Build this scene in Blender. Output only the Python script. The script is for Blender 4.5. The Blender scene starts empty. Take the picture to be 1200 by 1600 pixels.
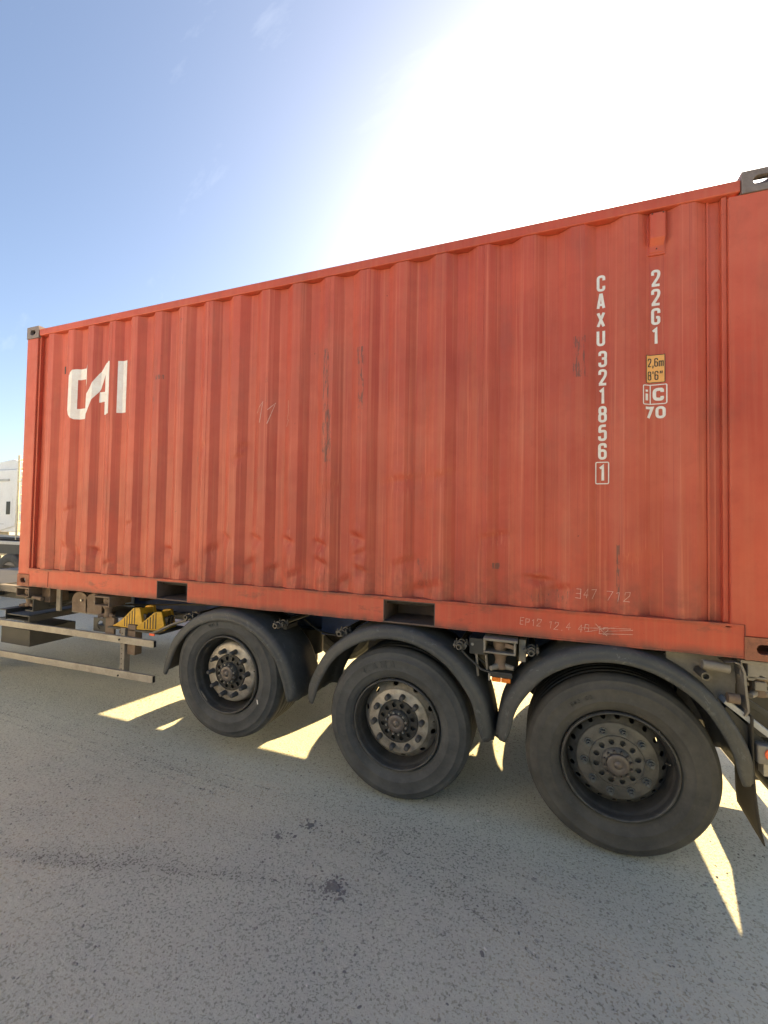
import bpy, bmesh, math, random
from mathutils import Vector, Matrix, Euler, noise
from mathutils.geometry import tessellate_polygon
random.seed(7)
sc = bpy.context.scene
C = sc.collection
PI = math.pi
R = math.radians

# ------------------------------------------------------------ camera
cam_d = bpy.data.cameras.new('camera')
cam = bpy.data.objects.new('camera', cam_d); C.objects.link(cam)
cam.location = (4.87108, -2.74042, 1.81910)
cam.rotation_euler = (1.59880516, -0.016922747, 0.349699605)
cam_d.sensor_fit = 'VERTICAL'; cam_d.sensor_height = 36.0
cam_d.lens = 36.0 * 663.573 / 1600.0
cam_d.clip_start = 0.05; cam_d.clip_end = 8000
sc.camera = cam

# ------------------------------------------------------------ world, sun, exposure
SUN_EL, SUN_AZ = R(26.5), R(9.5)          # azimuth measured from +Y towards +X
sc.view_settings.view_transform = 'Standard'
sc.view_settings.look = 'None'
sc.view_settings.gamma = 1
sc.view_settings.use_curve_mapping = False
sc.view_settings.exposure = 2.45
w = bpy.data.worlds.new('World'); sc.world = w; w.use_nodes = True
nt = w.node_tree; nt.nodes.clear()
out = nt.nodes.new('ShaderNodeOutputWorld'); bg = nt.nodes.new('ShaderNodeBackground')
sky = nt.nodes.new('ShaderNodeTexSky'); sky.sky_type = 'NISHITA'; sky.sun_disc = False
sky.sun_elevation = SUN_EL; sky.sun_rotation = SUN_AZ
sky.air_density = 0.85; sky.dust_density = 2.1; sky.ozone_density = 0.8; sky.altitude = 100
bg.inputs['Strength'].default_value = 0.05
# thin cirrus wisps, laid out by direction
tc = nt.nodes.new('ShaderNodeTexCoord')
mp = nt.nodes.new('ShaderNodeMapping'); mp.inputs['Rotation'].default_value = (0.3, 0.9, 0.4); mp.inputs['Scale'].default_value = (1.2, 7.0, 3.5)
nz = nt.nodes.new('ShaderNodeTexNoise'); nz.inputs['Scale'].default_value = 1.7; nz.inputs['Detail'].default_value = 7; nz.inputs['Roughness'].default_value = .62
cr = nt.nodes.new('ShaderNodeValToRGB'); cr.color_ramp.elements[0].position = .63; cr.color_ramp.elements[1].position = .88
cr.color_ramp.elements[1].color = (.25, .25, .25, 1)
mx = nt.nodes.new('ShaderNodeMix'); mx.data_type = 'RGBA'; mx.inputs[7].default_value = (5.5, 5.8, 6.2, 1)
nt.links.new(tc.outputs['Generated'], mp.inputs['Vector']); nt.links.new(mp.outputs[0], nz.inputs['Vector'])
nt.links.new(nz.outputs['Fac'], cr.inputs[0]); nt.links.new(cr.outputs[0], mx.inputs[0])
nt.links.new(sky.outputs[0], mx.inputs[6]); nt.links.new(mx.outputs[2], bg.inputs['Color'])
nt.links.new(bg.outputs[0], out.inputs['Surface'])

sd = bpy.data.lights.new('sun', 'SUN'); sd.energy = 5.0; sd.angle = R(0.53); sd.color = (1.0, 0.71, 0.33)
sun = bpy.data.objects.new('sun', sd); C.objects.link(sun)
to_sun = Vector((math.sin(SUN_AZ)*math.cos(SUN_EL), math.cos(SUN_AZ)*math.cos(SUN_EL), math.sin(SUN_EL)))
sun.rotation_euler = to_sun.to_track_quat('Z', 'Y').to_euler(); sun.location = (8, 14, 9)

# ------------------------------------------------------------ materials
class N:
    """small node-graph helper"""
    def __init__(s, name):
        s.m = bpy.data.materials.new(name); s.m.use_nodes = True
        s.t = s.m.node_tree; s.b = s.t.nodes['Principled BSDF']
        s.co = s.t.nodes.new('ShaderNodeTexCoord')
    def n(s, k, **kw):
        x = s.t.nodes.new(k)
        for a, v in kw.items(): setattr(x, a, v)
        return x
    def l(s, a, b): s.t.links.new(a, b)
    def mapped(s, scale=(1,1,1), rot=(0,0,0), src='Object', loc=(0,0,0)):
        q = s.n('ShaderNodeMapping'); q.inputs['Scale'].default_value = scale; q.inputs['Rotation'].default_value = rot; q.inputs['Location'].default_value = loc
        s.l(s.co.outputs[src], q.inputs[0]); return q.outputs[0]
    def noise(s, vec, scale, detail=6, rough=.6, dist=0):
        q = s.n('ShaderNodeTexNoise'); q.inputs['Scale'].default_value = scale; q.inputs['Detail'].default_value = detail
        q.inputs['Roughness'].default_value = rough; q.inputs['Distortion'].default_value = dist
        s.l(vec, q.inputs['Vector']); return q.outputs['Fac']
    def ramp(s, f, a, b, ca=(0,0,0,1), cb=(1,1,1,1)):
        q = s.n('ShaderNodeValToRGB'); e = q.color_ramp.elements
        e[0].position = a; e[1].position = b; e[0].color = ca; e[1].color = cb
        s.l(f, q.inputs[0]); return q.outputs[0]
    def mix(s, f, a, b, mode='MIX'):
        q = s.n('ShaderNodeMix'); q.data_type = 'RGBA'; q.blend_type = mode
        for v, i in ((f, 0), (a, 6), (b, 7)):
            if isinstance(v, (int, float)): q.inputs[i].default_value = v
            elif isinstance(v, tuple): q.inputs[i].default_value = v if len(v) == 4 else v + (1,)
            else: s.l(v, q.inputs[i])
        return q.outputs[2]
    def math(s, op, a, b=0.0, c=0.0):
        q = s.n('ShaderNodeMath'); q.operation = op
        for i, v in enumerate((a, b, c)):
            if isinstance(v, (int, float)): q.inputs[i].default_value = v
            else: s.l(v, q.inputs[i])
        return q.outputs[0]
    def bump(s, h, strength=.3, dist=.01, prev=None):
        q = s.n('ShaderNodeBump'); q.inputs['Strength'].default_value = strength; q.inputs['Distance'].default_value = dist
        s.l(h, q.inputs['Height'])
        if prev is not None: s.l(prev, q.inputs['Normal'])
        return q.outputs[0]
    def done(s, col, rough=.6, metal=0, normal=None, spec=.5):
        for v, k in ((col, 'Base Color'), (rough, 'Roughness'), (metal, 'Metallic'), (normal, 'Normal'), (spec, 'Specular IOR Level')):
            if v is None: continue
            if isinstance(v, (int, float)): s.b.inputs[k].default_value = v
            elif isinstance(v, tuple): s.b.inputs[k].default_value = v if len(v) == 4 else v + (1,)
            else: s.l(v, s.b.inputs[k])
        return s.m

def worn(name, base, dirt, dirt_amt=.5, rough=.6, metal=0, scale=6, bumpy=.15, speck=None, spec=.5):
    s = N(name); v = s.mapped()
    a = s.noise(v, scale, 8, .65); b = s.noise(v, scale*7, 5, .6)
    f = s.math('MULTIPLY', s.ramp(a, .38, .66), dirt_amt)
    col = s.mix(f, base, dirt)
    col = s.mix(s.math('MULTIPLY', s.ramp(b, .35, .7), .25), col, tuple(min(1, c*1.35) for c in base[:3]))
    if speck: col = s.mix(s.ramp(s.noise(v, scale*14, 4, .7), .66, .70), col, speck)
    rg = s.math('MULTIPLY_ADD', a, .25, rough-.12)
    return s.done(col, rg, metal, s.bump(b, bumpy, .004), spec)

def container_paint(name, base, wall=False):
    s = N(name); v = s.mapped()
    big = s.noise(v, 1.3, 6, .6); mid = s.noise(v, 9, 8, .65); fine = s.noise(v, 60, 4, .6)
    streak = s.noise(s.mapped((26, 26, .8)), 1.0, 6, .6)
    col = s.mix(s.ramp(big, .34, .66), base, tuple(c*k for c, k in zip(base, (.74, .66, .72))))
    col = s.mix(s.math('MULTIPLY', s.ramp(s.noise(s.mapped((1, 1, 1), loc=(5, 1, 8)), .9, 5, .6), .45, .68), .4), col, (.56, .15, .095))
    col = s.mix(s.math('MULTIPLY', s.ramp(streak, .45, .72), .38), col, (.50, .155, .085))
    col = s.mix(s.math('MULTIPLY', s.ramp(mid, .5, .75), .30), col, (.33, .055, .038))
    # dull grime settled in patches, rust blooms and chips
    grime = s.math('MULTIPLY', s.ramp(s.noise(s.mapped((3, 3, 1.1)), 1.6, 8, .7), .52, .74), .34)
    col = s.mix(grime, col, (.20, .085, .06))
    chips = s.ramp(s.noise(s.mapped((20, 20, 11)), 1.6, 8, .72), .69, .71)
    col = s.mix(s.math('MULTIPLY', chips, .9), col, (.055, .03, .024))
    if wall == 'rail':
        sp = s.n('ShaderNodeSeparateXYZ'); s.l(s.co.outputs['Object'], sp.inputs[0])
        low = s.n('ShaderNodeMapRange'); low.inputs[1].default_value = 1.205; low.inputs[2].default_value = 1.150; s.l(sp.outputs[2], low.inputs[0])
        f = s.math('MULTIPLY', low.outputs[0], s.ramp(s.noise(v, 7, 8, .7), .30, .54))
        top = s.n('ShaderNodeMapRange'); top.inputs[1].default_value = 1.300; top.inputs[2].default_value = 1.325; s.l(sp.outputs[2], top.inputs[0])
        f2 = s.math('MULTIPLY', top.outputs[0], s.ramp(s.noise(v, 5, 8, .7), .38, .60))
        blot = s.ramp(s.noise(s.mapped((2, 2, 5), loc=(1, 7, 3)), 2.2, 9, .75), .56, .66)
        f = s.math('MULTIPLY', s.math('MAXIMUM', s.math('MAXIMUM', f, f2), s.math('MULTIPLY', blot, .6)), .88)
        col = s.mix(f, col, (.10, .055, .045))
    elif wall:
        ln = s.noise(s.mapped((95, 95, .35)), 1.0, 4, .6)
        col = s.mix(s.math('MULTIPLY', s.ramp(ln, .58, .66), .42), col, (.30, .055, .038))
        col = s.mix(s.math('MULTIPLY', s.ramp(s.noise(s.mapped((60, 60, .5), loc=(4, 1, 2)), 1.0, 4, .6), .56, .66), .35), col, (.66, .22, .14))
        # scrapes in known places: x centre, z centre, half width, half height
        sp = s.n('ShaderNodeSeparateXYZ'); s.l(s.co.outputs['Object'], sp.inputs[0])
        scr = s.noise(s.mapped((70, 70, 9)), 1.0, 8, .75)
        total = None
        for x, z, hx, hz, th in ((3.395, 2.72, .035, .50, .53), (3.42, 2.46, .03, .25, .50), (3.675, 2.80, .028, .30, .55), (3.66, 3.02, .035, .08, .50),
                             (5.09, 2.84, .045, .16, .53), (1.77, 3.06, .05, .025, .50), (2.0, 3.35, .03, .25, .57), (4.135, 1.50, .05, .12, .56),
                             (4.617, 1.565, .03, .025, .47), (2.88, 2.9, .02, .3, .6), (1.72, 2.95, .02, .28, .58), (5.30, 1.55, .01, .22, .5), (4.9, 1.40, .2, .05, .59), (2.2,2.1,.03,.4,.6)):
            dx = s.math('DIVIDE', s.math('ABSOLUTE', s.math('SUBTRACT', sp.outputs[0], x)), hx)
            dz = s.math('DIVIDE', s.math('ABSOLUTE', s.math('SUBTRACT', sp.outputs[2], z)), hz)
            box = s.math('SUBTRACT', 1.0, s.math('MAXIMUM', dx, dz))
            box = s.math('MINIMUM', s.math('MAXIMUM', s.math('MULTIPLY', box, 4.0), 0.0), 1.0)
            k = s.math('GREATER_THAN', s.math('MULTIPLY', scr, box), th)
            total = k if total is None else s.math('MAXIMUM', total, k)
        col = s.mix(s.math('MULTIPLY', total, .68), col, (.085, .062, .055))
        # brown rub marks low down near the bottom edge
        low = s.n('ShaderNodeMapRange'); low.inputs[1].default_value = 1.62; low.inputs[2].default_value = 1.33; s.l(sp.outputs[2], low.inputs[0])
        col = s.mix(s.math('MULTIPLY', s.math('MULTIPLY', low.outputs[0], s.ramp(mid, .42, .62)), .55), col, (.17, .06, .045))
    nrm = s.bump(mid, .16, .006); nrm = s.bump(fine, .10, .0015, nrm)
    return s.done(col, s.math('MULTIPLY_ADD', mid, .3, .40), 0, nrm, .45)

def guard_plastic(name):
    s = N(name); v = s.mapped()
    a = s.noise(v, 3.2, 8, .72); b = s.noise(s.mapped((1, 1, 1), loc=(3, 1, 6)), 14, 8, .75, .6); c = s.noise(v, 120, 3, .6)
    col = s.mix(s.ramp(a, .36, .64), (.060, .066, .072), (.125, .13, .13))
    col = s.mix(s.math('MULTIPLY', s.ramp(b, .54, .66), .55), col, (.21, .205, .19))
    col = s.mix(s.math('MULTIPLY', s.ramp(b, .40, .33), .6), col, (.035, .036, .038))
    return s.done(col, s.math('MULTIPLY_ADD', a, .3, .42), 0, s.bump(b, .2, .003, s.bump(c, .1, .001)), .4)

def rubber(name, base=(.036, .036, .036), dust=(.10, .096, .088), amt=.6, rough=.75):
    s = N(name); v = s.mapped()
    a = s.noise(v, 5, 8, .7); b = s.noise(v, 90, 3, .6)
    col = s.mix(s.math('MULTIPLY', s.ramp(a, .35, .7), amt), base, dust)
    col = s.mix(s.math('MULTIPLY', s.ramp(s.noise(v, 26, 6, .7), .55, .75), .35), col, dust)
    return s.done(col, s.math('MULTIPLY_ADD', a, .2, rough-.1), 0, s.bump(b, .18, .002), .35)

M = {}
RED = (.50, .086, .050)
M['wall'] = container_paint('container_wall_paint', RED, True)
M['frame'] = container_paint('container_frame_paint', (.52, .084, .046))
M['rail'] = container_paint('container_rail_paint', (.53, .086, .046), 'rail')
M['casting'] = worn('rusty_casting', (.30, .115, .070), (.12, .06, .045), .7, .8, 0, 14, .5, (.22, .09, .05))
M['cast_top'] = worn('grey_painted_casting', (.20, .17, .17), (.11, .075, .065), .6, .7, 0, 12, .4)
M['seal'] = worn('weld_seam', (.20, .05, .04), (.08, .03, .025), .6, .7, 0, 20)
M['dark'] = worn('dark_underbody', (.035, .030, .028), (.018, .016, .015), .6, .9, 0, 5)
M['pocket'] = worn('grey_pocket_steel', (.12, .085, .075), (.06, .045, .04), .6, .8, 0, 9)
M['white'] = worn('white_lettering_paint', (.72, .73, .74), (.58, .46, .43), .45, .6, 0, 18, .05, (.50, .17, .12))
M['chalk'] = worn('chalk_marks', (.62, .42, .38), (.42, .14, .10), .75, .9, 0, 60, .05)
M['yellow_sticker'] = worn('yellow_sticker_film', (.78, .40, .12), (.55, .28, .10), .35, .5, 0, 15, .03)
M['black_ink'] = worn('black_print', (.03, .03, .03), (.06, .05, .04), .5, .6)
M['tyre'] = rubber('tyre_rubber', (.040, .043, .048), (.112, .114, .115), .7)
M['tyre_brown'] = rubber('tyre_rubber_dusty', (.045, .045, .045), (.120, .114, .104), .65, .82)
M['guard'] = guard_plastic('mudguard_plastic')
M['flap'] = rubber('mudflap_rubber', (.040, .035, .028), (.09, .08, .065), .5, .8)
M['rim_silver'] = worn('rim_worn_silver', (.40, .37, .33), (.10, .085, .07), .75, .5, .35, 11, .25, (.07, .05, .04))
M['rim_grey'] = worn('rim_grey_dirty', (.125, .122, .118), (.035, .034, .033), .7, .6, .3, 9, .2)
M['rim_barrel'] = worn('rim_barrel_dark', (.075, .074, .073), (.032, .032, .033), .8, .5, .4, 12, .15)
M['hub'] = worn('hub_dark_steel', (.05, .05, .05), (.022, .021, .02), .7, .6, .4, 20, .2)
M['hub_cap'] = worn('hub_cap_grey', (.13, .115, .11), (.08, .07, .066), .6, .5, .5, 30, .1)
M['nut_dark'] = worn('nut_cover_dark', (.045, .046, .05), (.09, .085, .08), .5, .7, 0, 40)
M['nut_steel'] = worn('nut_steel', (.12, .135, .15), (.06, .06, .06), .6, .5, .6, 40)
M['stud'] = worn('bright_stud', (.38, .37, .35), (.2, .19, .18), .5, .4, .8, 40)
M['blue'] = worn('blue_chassis_paint', (.022, .050, .16), (.02, .025, .045), .7, .55, 0, 5, .15, (.12, .05, .03))
M['skyblue'] = worn('faded_blue_paint', (.13, .21, .36), (.20, .12, .09), .45, .6, 0, 9)
M['grey_steel'] = worn('dirty_grey_steel', (.22, .205, .185), (.12, .10, .085), .7, .65, .1, 8, .25, (.10, .06, .045))
M['alu'] = worn('weathered_aluminium', (.34, .315, .28), (.19, .17, .145), .7, .55, .35, 9, .15)
M['brown_steel'] = worn('rusty_brown_steel', (.17, .125, .095), (.085, .055, .04), .75, .8, 0, 12, .5, (.24, .11, .06))
M['black_steel'] = worn('black_painted_steel', (.030, .031, .033), (.075, .072, .068), .5, .55, 0, 7, .15)
M['clamp'] = worn('galvanised_clamp', (.13, .125, .12), (.09, .08, .07), .7, .5, .6, 24, .2)
M['chock'] = worn('yellow_chock_plastic', (.60, .34, .02), (.22, .14, .035), .6, .5, 0, 12, .1)
M['orange'] = worn('amber_lens', (.85, .22, .02), (.5, .12, .02), .3, .25, 0, 15, .05)
M['red_lens'] = worn('red_orange_lens', (.75, .10, .03), (.4, .06, .02), .3, .25, 0, 15, .05)
M['white_paint'] = worn('white_vehicle_paint', (.74, .76, .78), (.55, .56, .57), .35, .35, 0, 3, .02)
M['tarp'] = worn('green_tarpaulin', (.03, .06, .05), (.05, .06, .05), .5, .6, 0, 3)
M['cream'] = worn('cream_ladder_paint', (.72, .68, .52), (.50, .40, .2), .5, .5, 0, 20)
M['glass'] = worn('dark_glass', (.02, .022, .025), (.03, .03, .03), .3, .12, 0, 3, .0)
M['light_grey'] = worn('light_grey_paint', (.42, .43, .44), (.25, .25, .25), .5, .5, 0, 6)
M['stone'] = worn('pebble_stone', (.30, .29, .265), (.16, .155, .145), .6, .85, 0, 60, .2)
M['stone_pale'] = worn('pale_chip', (.62, .60, .56), (.42, .40, .36), .5, .8, 0, 60, .2)
M['clod'] = worn('dark_clod', (.165, .165, .16), (.25, .245, .235), .6, .9, 0, 60, .4)

def ground_material():
    s = N('yard_ground'); v = s.mapped()
    big = s.noise(v, .55, 6, .6); mid = s.noise(v, 4.5, 8, .7, .3); fine = s.noise(v, 55, 6, .75); grit = s.noise(v, 190, 3, .7)
    base = s.mix(s.ramp(big, .36, .64), (.275, .31, .285), (.44, .405, .31))
    patch = s.noise(s.mapped((1, 1.6, 1), loc=(2, 9, 0)), 1.3, 7, .7)
    base = s.mix(s.math('MULTIPLY', s.ramp(patch, .44, .62), .45), base, (.22, .25, .225))
    base = s.mix(s.math('MULTIPLY', s.ramp(mid, .42, .72), .55), base, (.43, .455, .365))
    # tyre drag direction: long faint streaks
    st = s.noise(s.mapped((1.0, 16, 1), (0, 0, R(-6))), 1.4, 7, .65)
    base = s.mix(s.math('MULTIPLY', s.ramp(st, .50, .72), .40), base, (.21, .225, .205))
    base = s.mix(s.math('MULTIPLY', s.ramp(fine, .50, .74), .55), base, (.18, .178, .17))
    base = s.mix(s.math('MULTIPLY', s.ramp(grit, .60, .72), .55), base, (.55, .53, .48))
    sp = s.n('ShaderNodeSeparateXYZ'); s.l(s.co.outputs['Object'], sp.inputs[0])
    # oil and rubber stains with their own shape: cx, cy, rx, ry, angle, strength
    wob = s.noise(v, 6, 6, .7); wob2 = s.noise(v, 22, 5, .7)
    for cx, cy, rx, ry, ang, k in ((2.50, -1.14, .46, .050, .22, .85), (3.25, -.93, .50, .04, .26, .4), (2.9, -1.00, .75, .14, .22, .3), (4.3, -.30, .75, .22, -.02, .38), (3.92, -.77, .06, .05, .3, .7),
                                   (4.55, -.58, .45, .12, -.1, .22), (5.2, .10, .35, .30, 0, .2), (3.98, .15, .5, .25, 0, .2), (1.0, .3, .9, .5, 0, .15), (5.5, -.3, .3, .25, .3, .15), (2.8, -.60, .9, .10, .0, .15),
                                   (5.15, -.95, .30, .30, 0, .2), (4.1, -1.3, .35, .2, .4, .18)):
        ca, sa = math.cos(ang), math.sin(ang)
        dx = s.math('SUBTRACT', sp.outputs[0], cx); dy = s.math('SUBTRACT', sp.outputs[1], cy)
        u = s.math('DIVIDE', s.math('ADD', s.math('MULTIPLY', dx, ca), s.math('MULTIPLY', dy, sa)), rx)
        q = s.math('DIVIDE', s.math('SUBTRACT', s.math('MULTIPLY', dy, ca), s.math('MULTIPLY', dx, sa)), ry)
        r2 = s.math('SQRT', s.math('ADD', s.math('MULTIPLY', u, u), s.math('MULTIPLY', q, q)))
        r2 = s.math('ADD', r2, s.math('MULTIPLY_ADD', wob, 1.3, -.65)); r2 = s.math('ADD', r2, s.math('MULTIPLY_ADD', wob2, .8, -.4))
        f = s.math('MULTIPLY', s.ramp(r2, .35, 1.1, (1,1,1,1), (0,0,0,1)), k)
        base = s.mix(f, base, (.13, .125, .115))
    # tread marks: dotted dark lines pressed in the dust; y = a + b x between x0 and x1
    dots = s.ramp(s.noise(s.mapped((30, 6, 1)), 1.0, 4, .7), .46, .56); yd = s.math('MULTIPLY_ADD', wob2, .03, -.015)
    for a_, b_, x0, x1, hw, k in ((-.170, -.050, -1.5, 3.0, .008, 1), (-.245, -.054, -1.5, 2.95, .008, 1), (-.005, -.071, -1.0, 3.3, .008, .8), (-.12, -.060, -1.5, 3.2, .10, .25), (.35, -.06, -1.5, 2.3, .15, .18), (.187, -.145, 3.9, 4.8, .008, .9), (.27, -.13, 4.4, 5.1, .008, .8),
                              (1.06, -.375, 4.3, 5.4, .008, 1), (1.14, -.375, 4.4, 5.5, .007, .7), (-.10, -.16, 4.0, 4.6, .006, .6), (-1.25, .12, 4.8, 5.9, .006, .5), (.02, -.115, 4.2, 5.4, .006, .45), (.10, -.15, 3.6, 5.2, .10, .25), (-1.68, .23, 1.5, 4.0, .06, .35), (-1.60, .22, 1.8, 4.2, .006, .3)):
        ly = s.math('ABSOLUTE', s.math('SUBTRACT', s.math('ADD', sp.outputs[1], yd), s.math('MULTIPLY_ADD', sp.outputs[0], b_, a_)))
        f = s.math('LESS_THAN', ly, hw) if hw < .01 else s.math('MAXIMUM', s.math('SUBTRACT', 1.0, s.math('DIVIDE', ly, hw)), 0.0)
        g_ = s.math('MULTIPLY', s.math('GREATER_THAN', sp.outputs[0], x0), s.math('LESS_THAN', sp.outputs[0], x1))
        f = s.math('MULTIPLY', s.math('MULTIPLY', f, g_), s.math('MULTIPLY', dots, k) if hw < .01 else k)
        base = s.mix(f, base, (.10, .098, .092))
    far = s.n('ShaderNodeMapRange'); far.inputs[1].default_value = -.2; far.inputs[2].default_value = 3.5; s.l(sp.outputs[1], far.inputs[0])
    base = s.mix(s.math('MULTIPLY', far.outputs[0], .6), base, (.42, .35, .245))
    pits = s.noise(s.mapped((1, 1, 1), loc=(3, 5, 0)), 34, 5, .7)
    base = s.mix(s.math('MULTIPLY', s.ramp(pits, .54, .66), .52), base, (.13, .132, .12))
    agg = s.noise(s.mapped((1, 1, 1), loc=(8, 2, 0)), 85, 3, .65)
    base = s.mix(s.math('MULTIPLY', s.ramp(agg, .55, .68), .52), base, (.14, .142, .13)); base = s.mix(s.math('MULTIPLY', s.ramp(agg, .44, .36), .6), base, (.60, .62, .55))
    n1 = s.bump(mid, .45, .02); n2 = s.bump(fine, .8, .007, n1); n3 = s.bump(grit, .5, .003, n2); n3 = s.bump(s.ramp(pits, .66, .56), .5, .006, n3)
    return s.done(base, .88, 0, n3, .3)
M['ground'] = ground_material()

# ------------------------------------------------------------ mesh helpers
class MB:
    def __init__(s): s.v = []; s.f = []; s.smooth = []
    def add(s, vs, fs, sm=False):
        o = len(s.v); s.v += [tuple(p) for p in vs]; s.f += [tuple(i+o for i in f) for f in fs]; s.smooth += [sm]*len(fs); return s
    def box(s, x0, x1, y0, y1, z0, z1, rot=None, piv=None):
        vs = [Vector((x, y, z)) for z in (z0, z1) for y in (y0, y1) for x in (x0, x1)]
        if rot:
            m = Euler(rot).to_matrix(); c = Vector(piv) if piv else Vector(((x0+x1)/2, (y0+y1)/2, (z0+z1)/2))
            vs = [c + m @ (p-c) for p in vs]
        return s.add(vs, [(0,2,3,1), (4,5,7,6), (0,1,5,4), (2,6,7,3), (0,4,6,2), (1,3,7,5)])
    def prism(s, pts, axis, a, b, sm=False):
        """extrude a 2D outline along an axis: axis y -> pts are (x,z); axis x -> (y,z); axis z -> (x,y)"""
        n = len(pts); A = 0
        for i in range(n): A += pts[i][0]*pts[(i+1) % n][1]-pts[(i+1) % n][0]*pts[i][1]
        if A < 0: pts = pts[::-1]
        mk = {'y': lambda p, t: (p[0], t, p[1]), 'x': lambda p, t: (t, p[0], p[1]), 'z': lambda p, t: (p[0], p[1], t)}[axis]
        vs = [mk(p, a) for p in pts] + [mk(p, b) for p in pts]
        fs = [tuple(range(n)), tuple(range(2*n-1, n-1, -1))] + [(i, n+i, n+(i+1) % n, (i+1) % n) for i in range(n)]
        s.add(vs, fs); 
        if sm:
            for k in range(n): s.smooth[-1-k] = True
        return s
    def lathe(s, prof, cx, cz, seg=64, sm=True, close=False, y0=0.0):
        """revolve (radius, y) round the axis through (cx, *, cz) parallel to Y"""
        vs = []; m = len(prof)
        for i in range(seg):
            t = 2*PI*i/seg
            for r, y in prof: vs.append((cx+r*math.cos(t), y0+y, cz+r*math.sin(t)))
        fs = []
        for i in range(seg):
            j = (i+1) % seg
            for k in range(m-1 if not close else m):
                k2 = (k+1) % m
                fs.append((i*m+k, i*m+k2, j*m+k2, j*m+k))
        return s.add(vs, fs, sm)
    def tube(s, path, r, seg=10, sm=True, cap=True, hollow=0):
        path = [Vector(p) for p in path]; n = len(path); rings = []
        for i, p in enumerate(path):
            d = (path[min(i+1, n-1)]-path[max(i-1, 0)]).normalized()
            up = Vector((0, 0, 1)) if abs(d.z) < .9 else Vector((1, 0, 0))
            a = d.cross(up).normalized(); b = a.cross(d)
            rr = r[i] if isinstance(r, (list, tuple)) else r
            rings.append([p+a*rr*math.cos(2*PI*k/seg)+b*rr*math.sin(2*PI*k/seg) for k in range(seg)])
        vs = [q for ring in rings for q in ring]; fs = []
        for i in range(n-1):
            for k in range(seg):
                k2 = (k+1) % seg; fs.append((i*seg+k, (i+1)*seg+k, (i+1)*seg+k2, i*seg+k2))
        s.add(vs, fs, sm)
        if cap:
            if hollow:
                d = (path[0]-path[1]).normalized(); c = path[0]; r0 = r[0] if isinstance(r, (list, tuple)) else r
                inner = [c+(q-c)*(hollow/r0) for q in rings[0]]; deep = [q-d*r0*1.6 for q in inner]
                s.add(rings[0]+inner, [(k, (k+1) % seg, seg+(k+1) % seg, seg+k) for k in range(seg)])
                s.add(inner+deep, [(k, (k+1) % seg, seg+(k+1) % seg, seg+k) for k in range(seg)], sm)
                s.add(deep, [tuple(range(seg))])
            else: s.add(rings[0], [tuple(range(seg))])
            s.add(rings[-1], [tuple(reversed(range(seg)))])
        return s
    def ybolt(s, x, z, y0, y1, r, seg=8, rtop=None):
        return s.tube([(x, y0, z), (x, y1, z)], [rtop or r, r], seg, False if seg <= 6 else True)
    def build(s, name, mat, parent=None, bevel=0, fix=True):
        me = bpy.data.meshes.new(name); me.from_pydata(s.v, [], s.f)
        if any(s.smooth): me.polygons.foreach_set('use_smooth', s.smooth)
        if fix:
            bm = bmesh.new(); bm.from_mesh(me); bmesh.ops.recalc_face_normals(bm, faces=bm.faces); bm.to_mesh(me); bm.free()
        me.materials.append(M[mat] if isinstance(mat, str) else mat)
        o = bpy.data.objects.new(name, me); C.objects.link(o); o.parent = parent
        if bevel:
            b = o.modifiers.new('bevel', 'BEVEL'); b.width = bevel; b.segments = 2; b.limit_method = 'ANGLE'; b.angle_limit = R(40)
        return o

def thing(name, label, cat, group=None, loc=(0, 0, 0)):
    o = bpy.data.objects.new(name, None); C.objects.link(o); o['label'] = label; o['category'] = cat; o.location = loc
    o.empty_display_size = .2
    if group: o['group'] = group
    return o
def tag(o, label, cat, group=None):
    o['label'] = label; o['category'] = cat
    if group: o['group'] = group
    return o
def part_empty(name, parent):
    o = bpy.data.objects.new(name, None); C.objects.link(o); o.parent = parent; o.empty_display_size = .1; return o
def bx(name, mat, parent, *a, bevel=.003, **k): return MB().box(*a, **k).build(name, mat, parent, bevel)

# ------------------------------------------------------------ ground
g = MB()
xs = [-3000, -600, -120, -40, -20] + [-10+.5*i for i in range(13)] + [-3.5+.1*i for i in range(1, 116)] + [8.5, 10, 14, 20, 40, 120, 600, 3000]
ys = [-3000, -600, -100, -30, -12, -8, -5, -4] + [-3.6+.08*i for i in range(95)] + [4.5, 5.5, 7, 9, 12, 18, 30, 60, 120, 300, 900, 3000]
vs = []
for y in ys:
    for x in xs:
        near = 1.0 if (-3.6 < x < 8.1 and -3.6 < y < 4) else 0.0
        h = (noise.noise(Vector((x*.7, y*.7, 3)))*.006+noise.noise(Vector((x*2.6, y*2.6, 9)))*.003)*near-.004*near
        vs.append((x, y, h))
nx = len(xs)
g.add(vs, [(j*nx+i, j*nx+i+1, (j+1)*nx+i+1, (j+1)*nx+i) for j in range(len(ys)-1) for i in range(nx-1)], True)
ground = g.build('ground', 'ground', fix=False); ground['kind'] = 'structure'

# ------------------------------------------------------------ container
ZB, H, L, W = 1.146, 2.591, 6.058, 2.438
ZT = ZB+H
WZ0, WZ1 = 1.326, 3.636
P0, PITCH = .388, .2782
YO, YI = .010, .052
con = thing('shipping_container', 'orange-red corrugated steel shipping container loaded on the trailer chassis', 'container')

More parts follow.
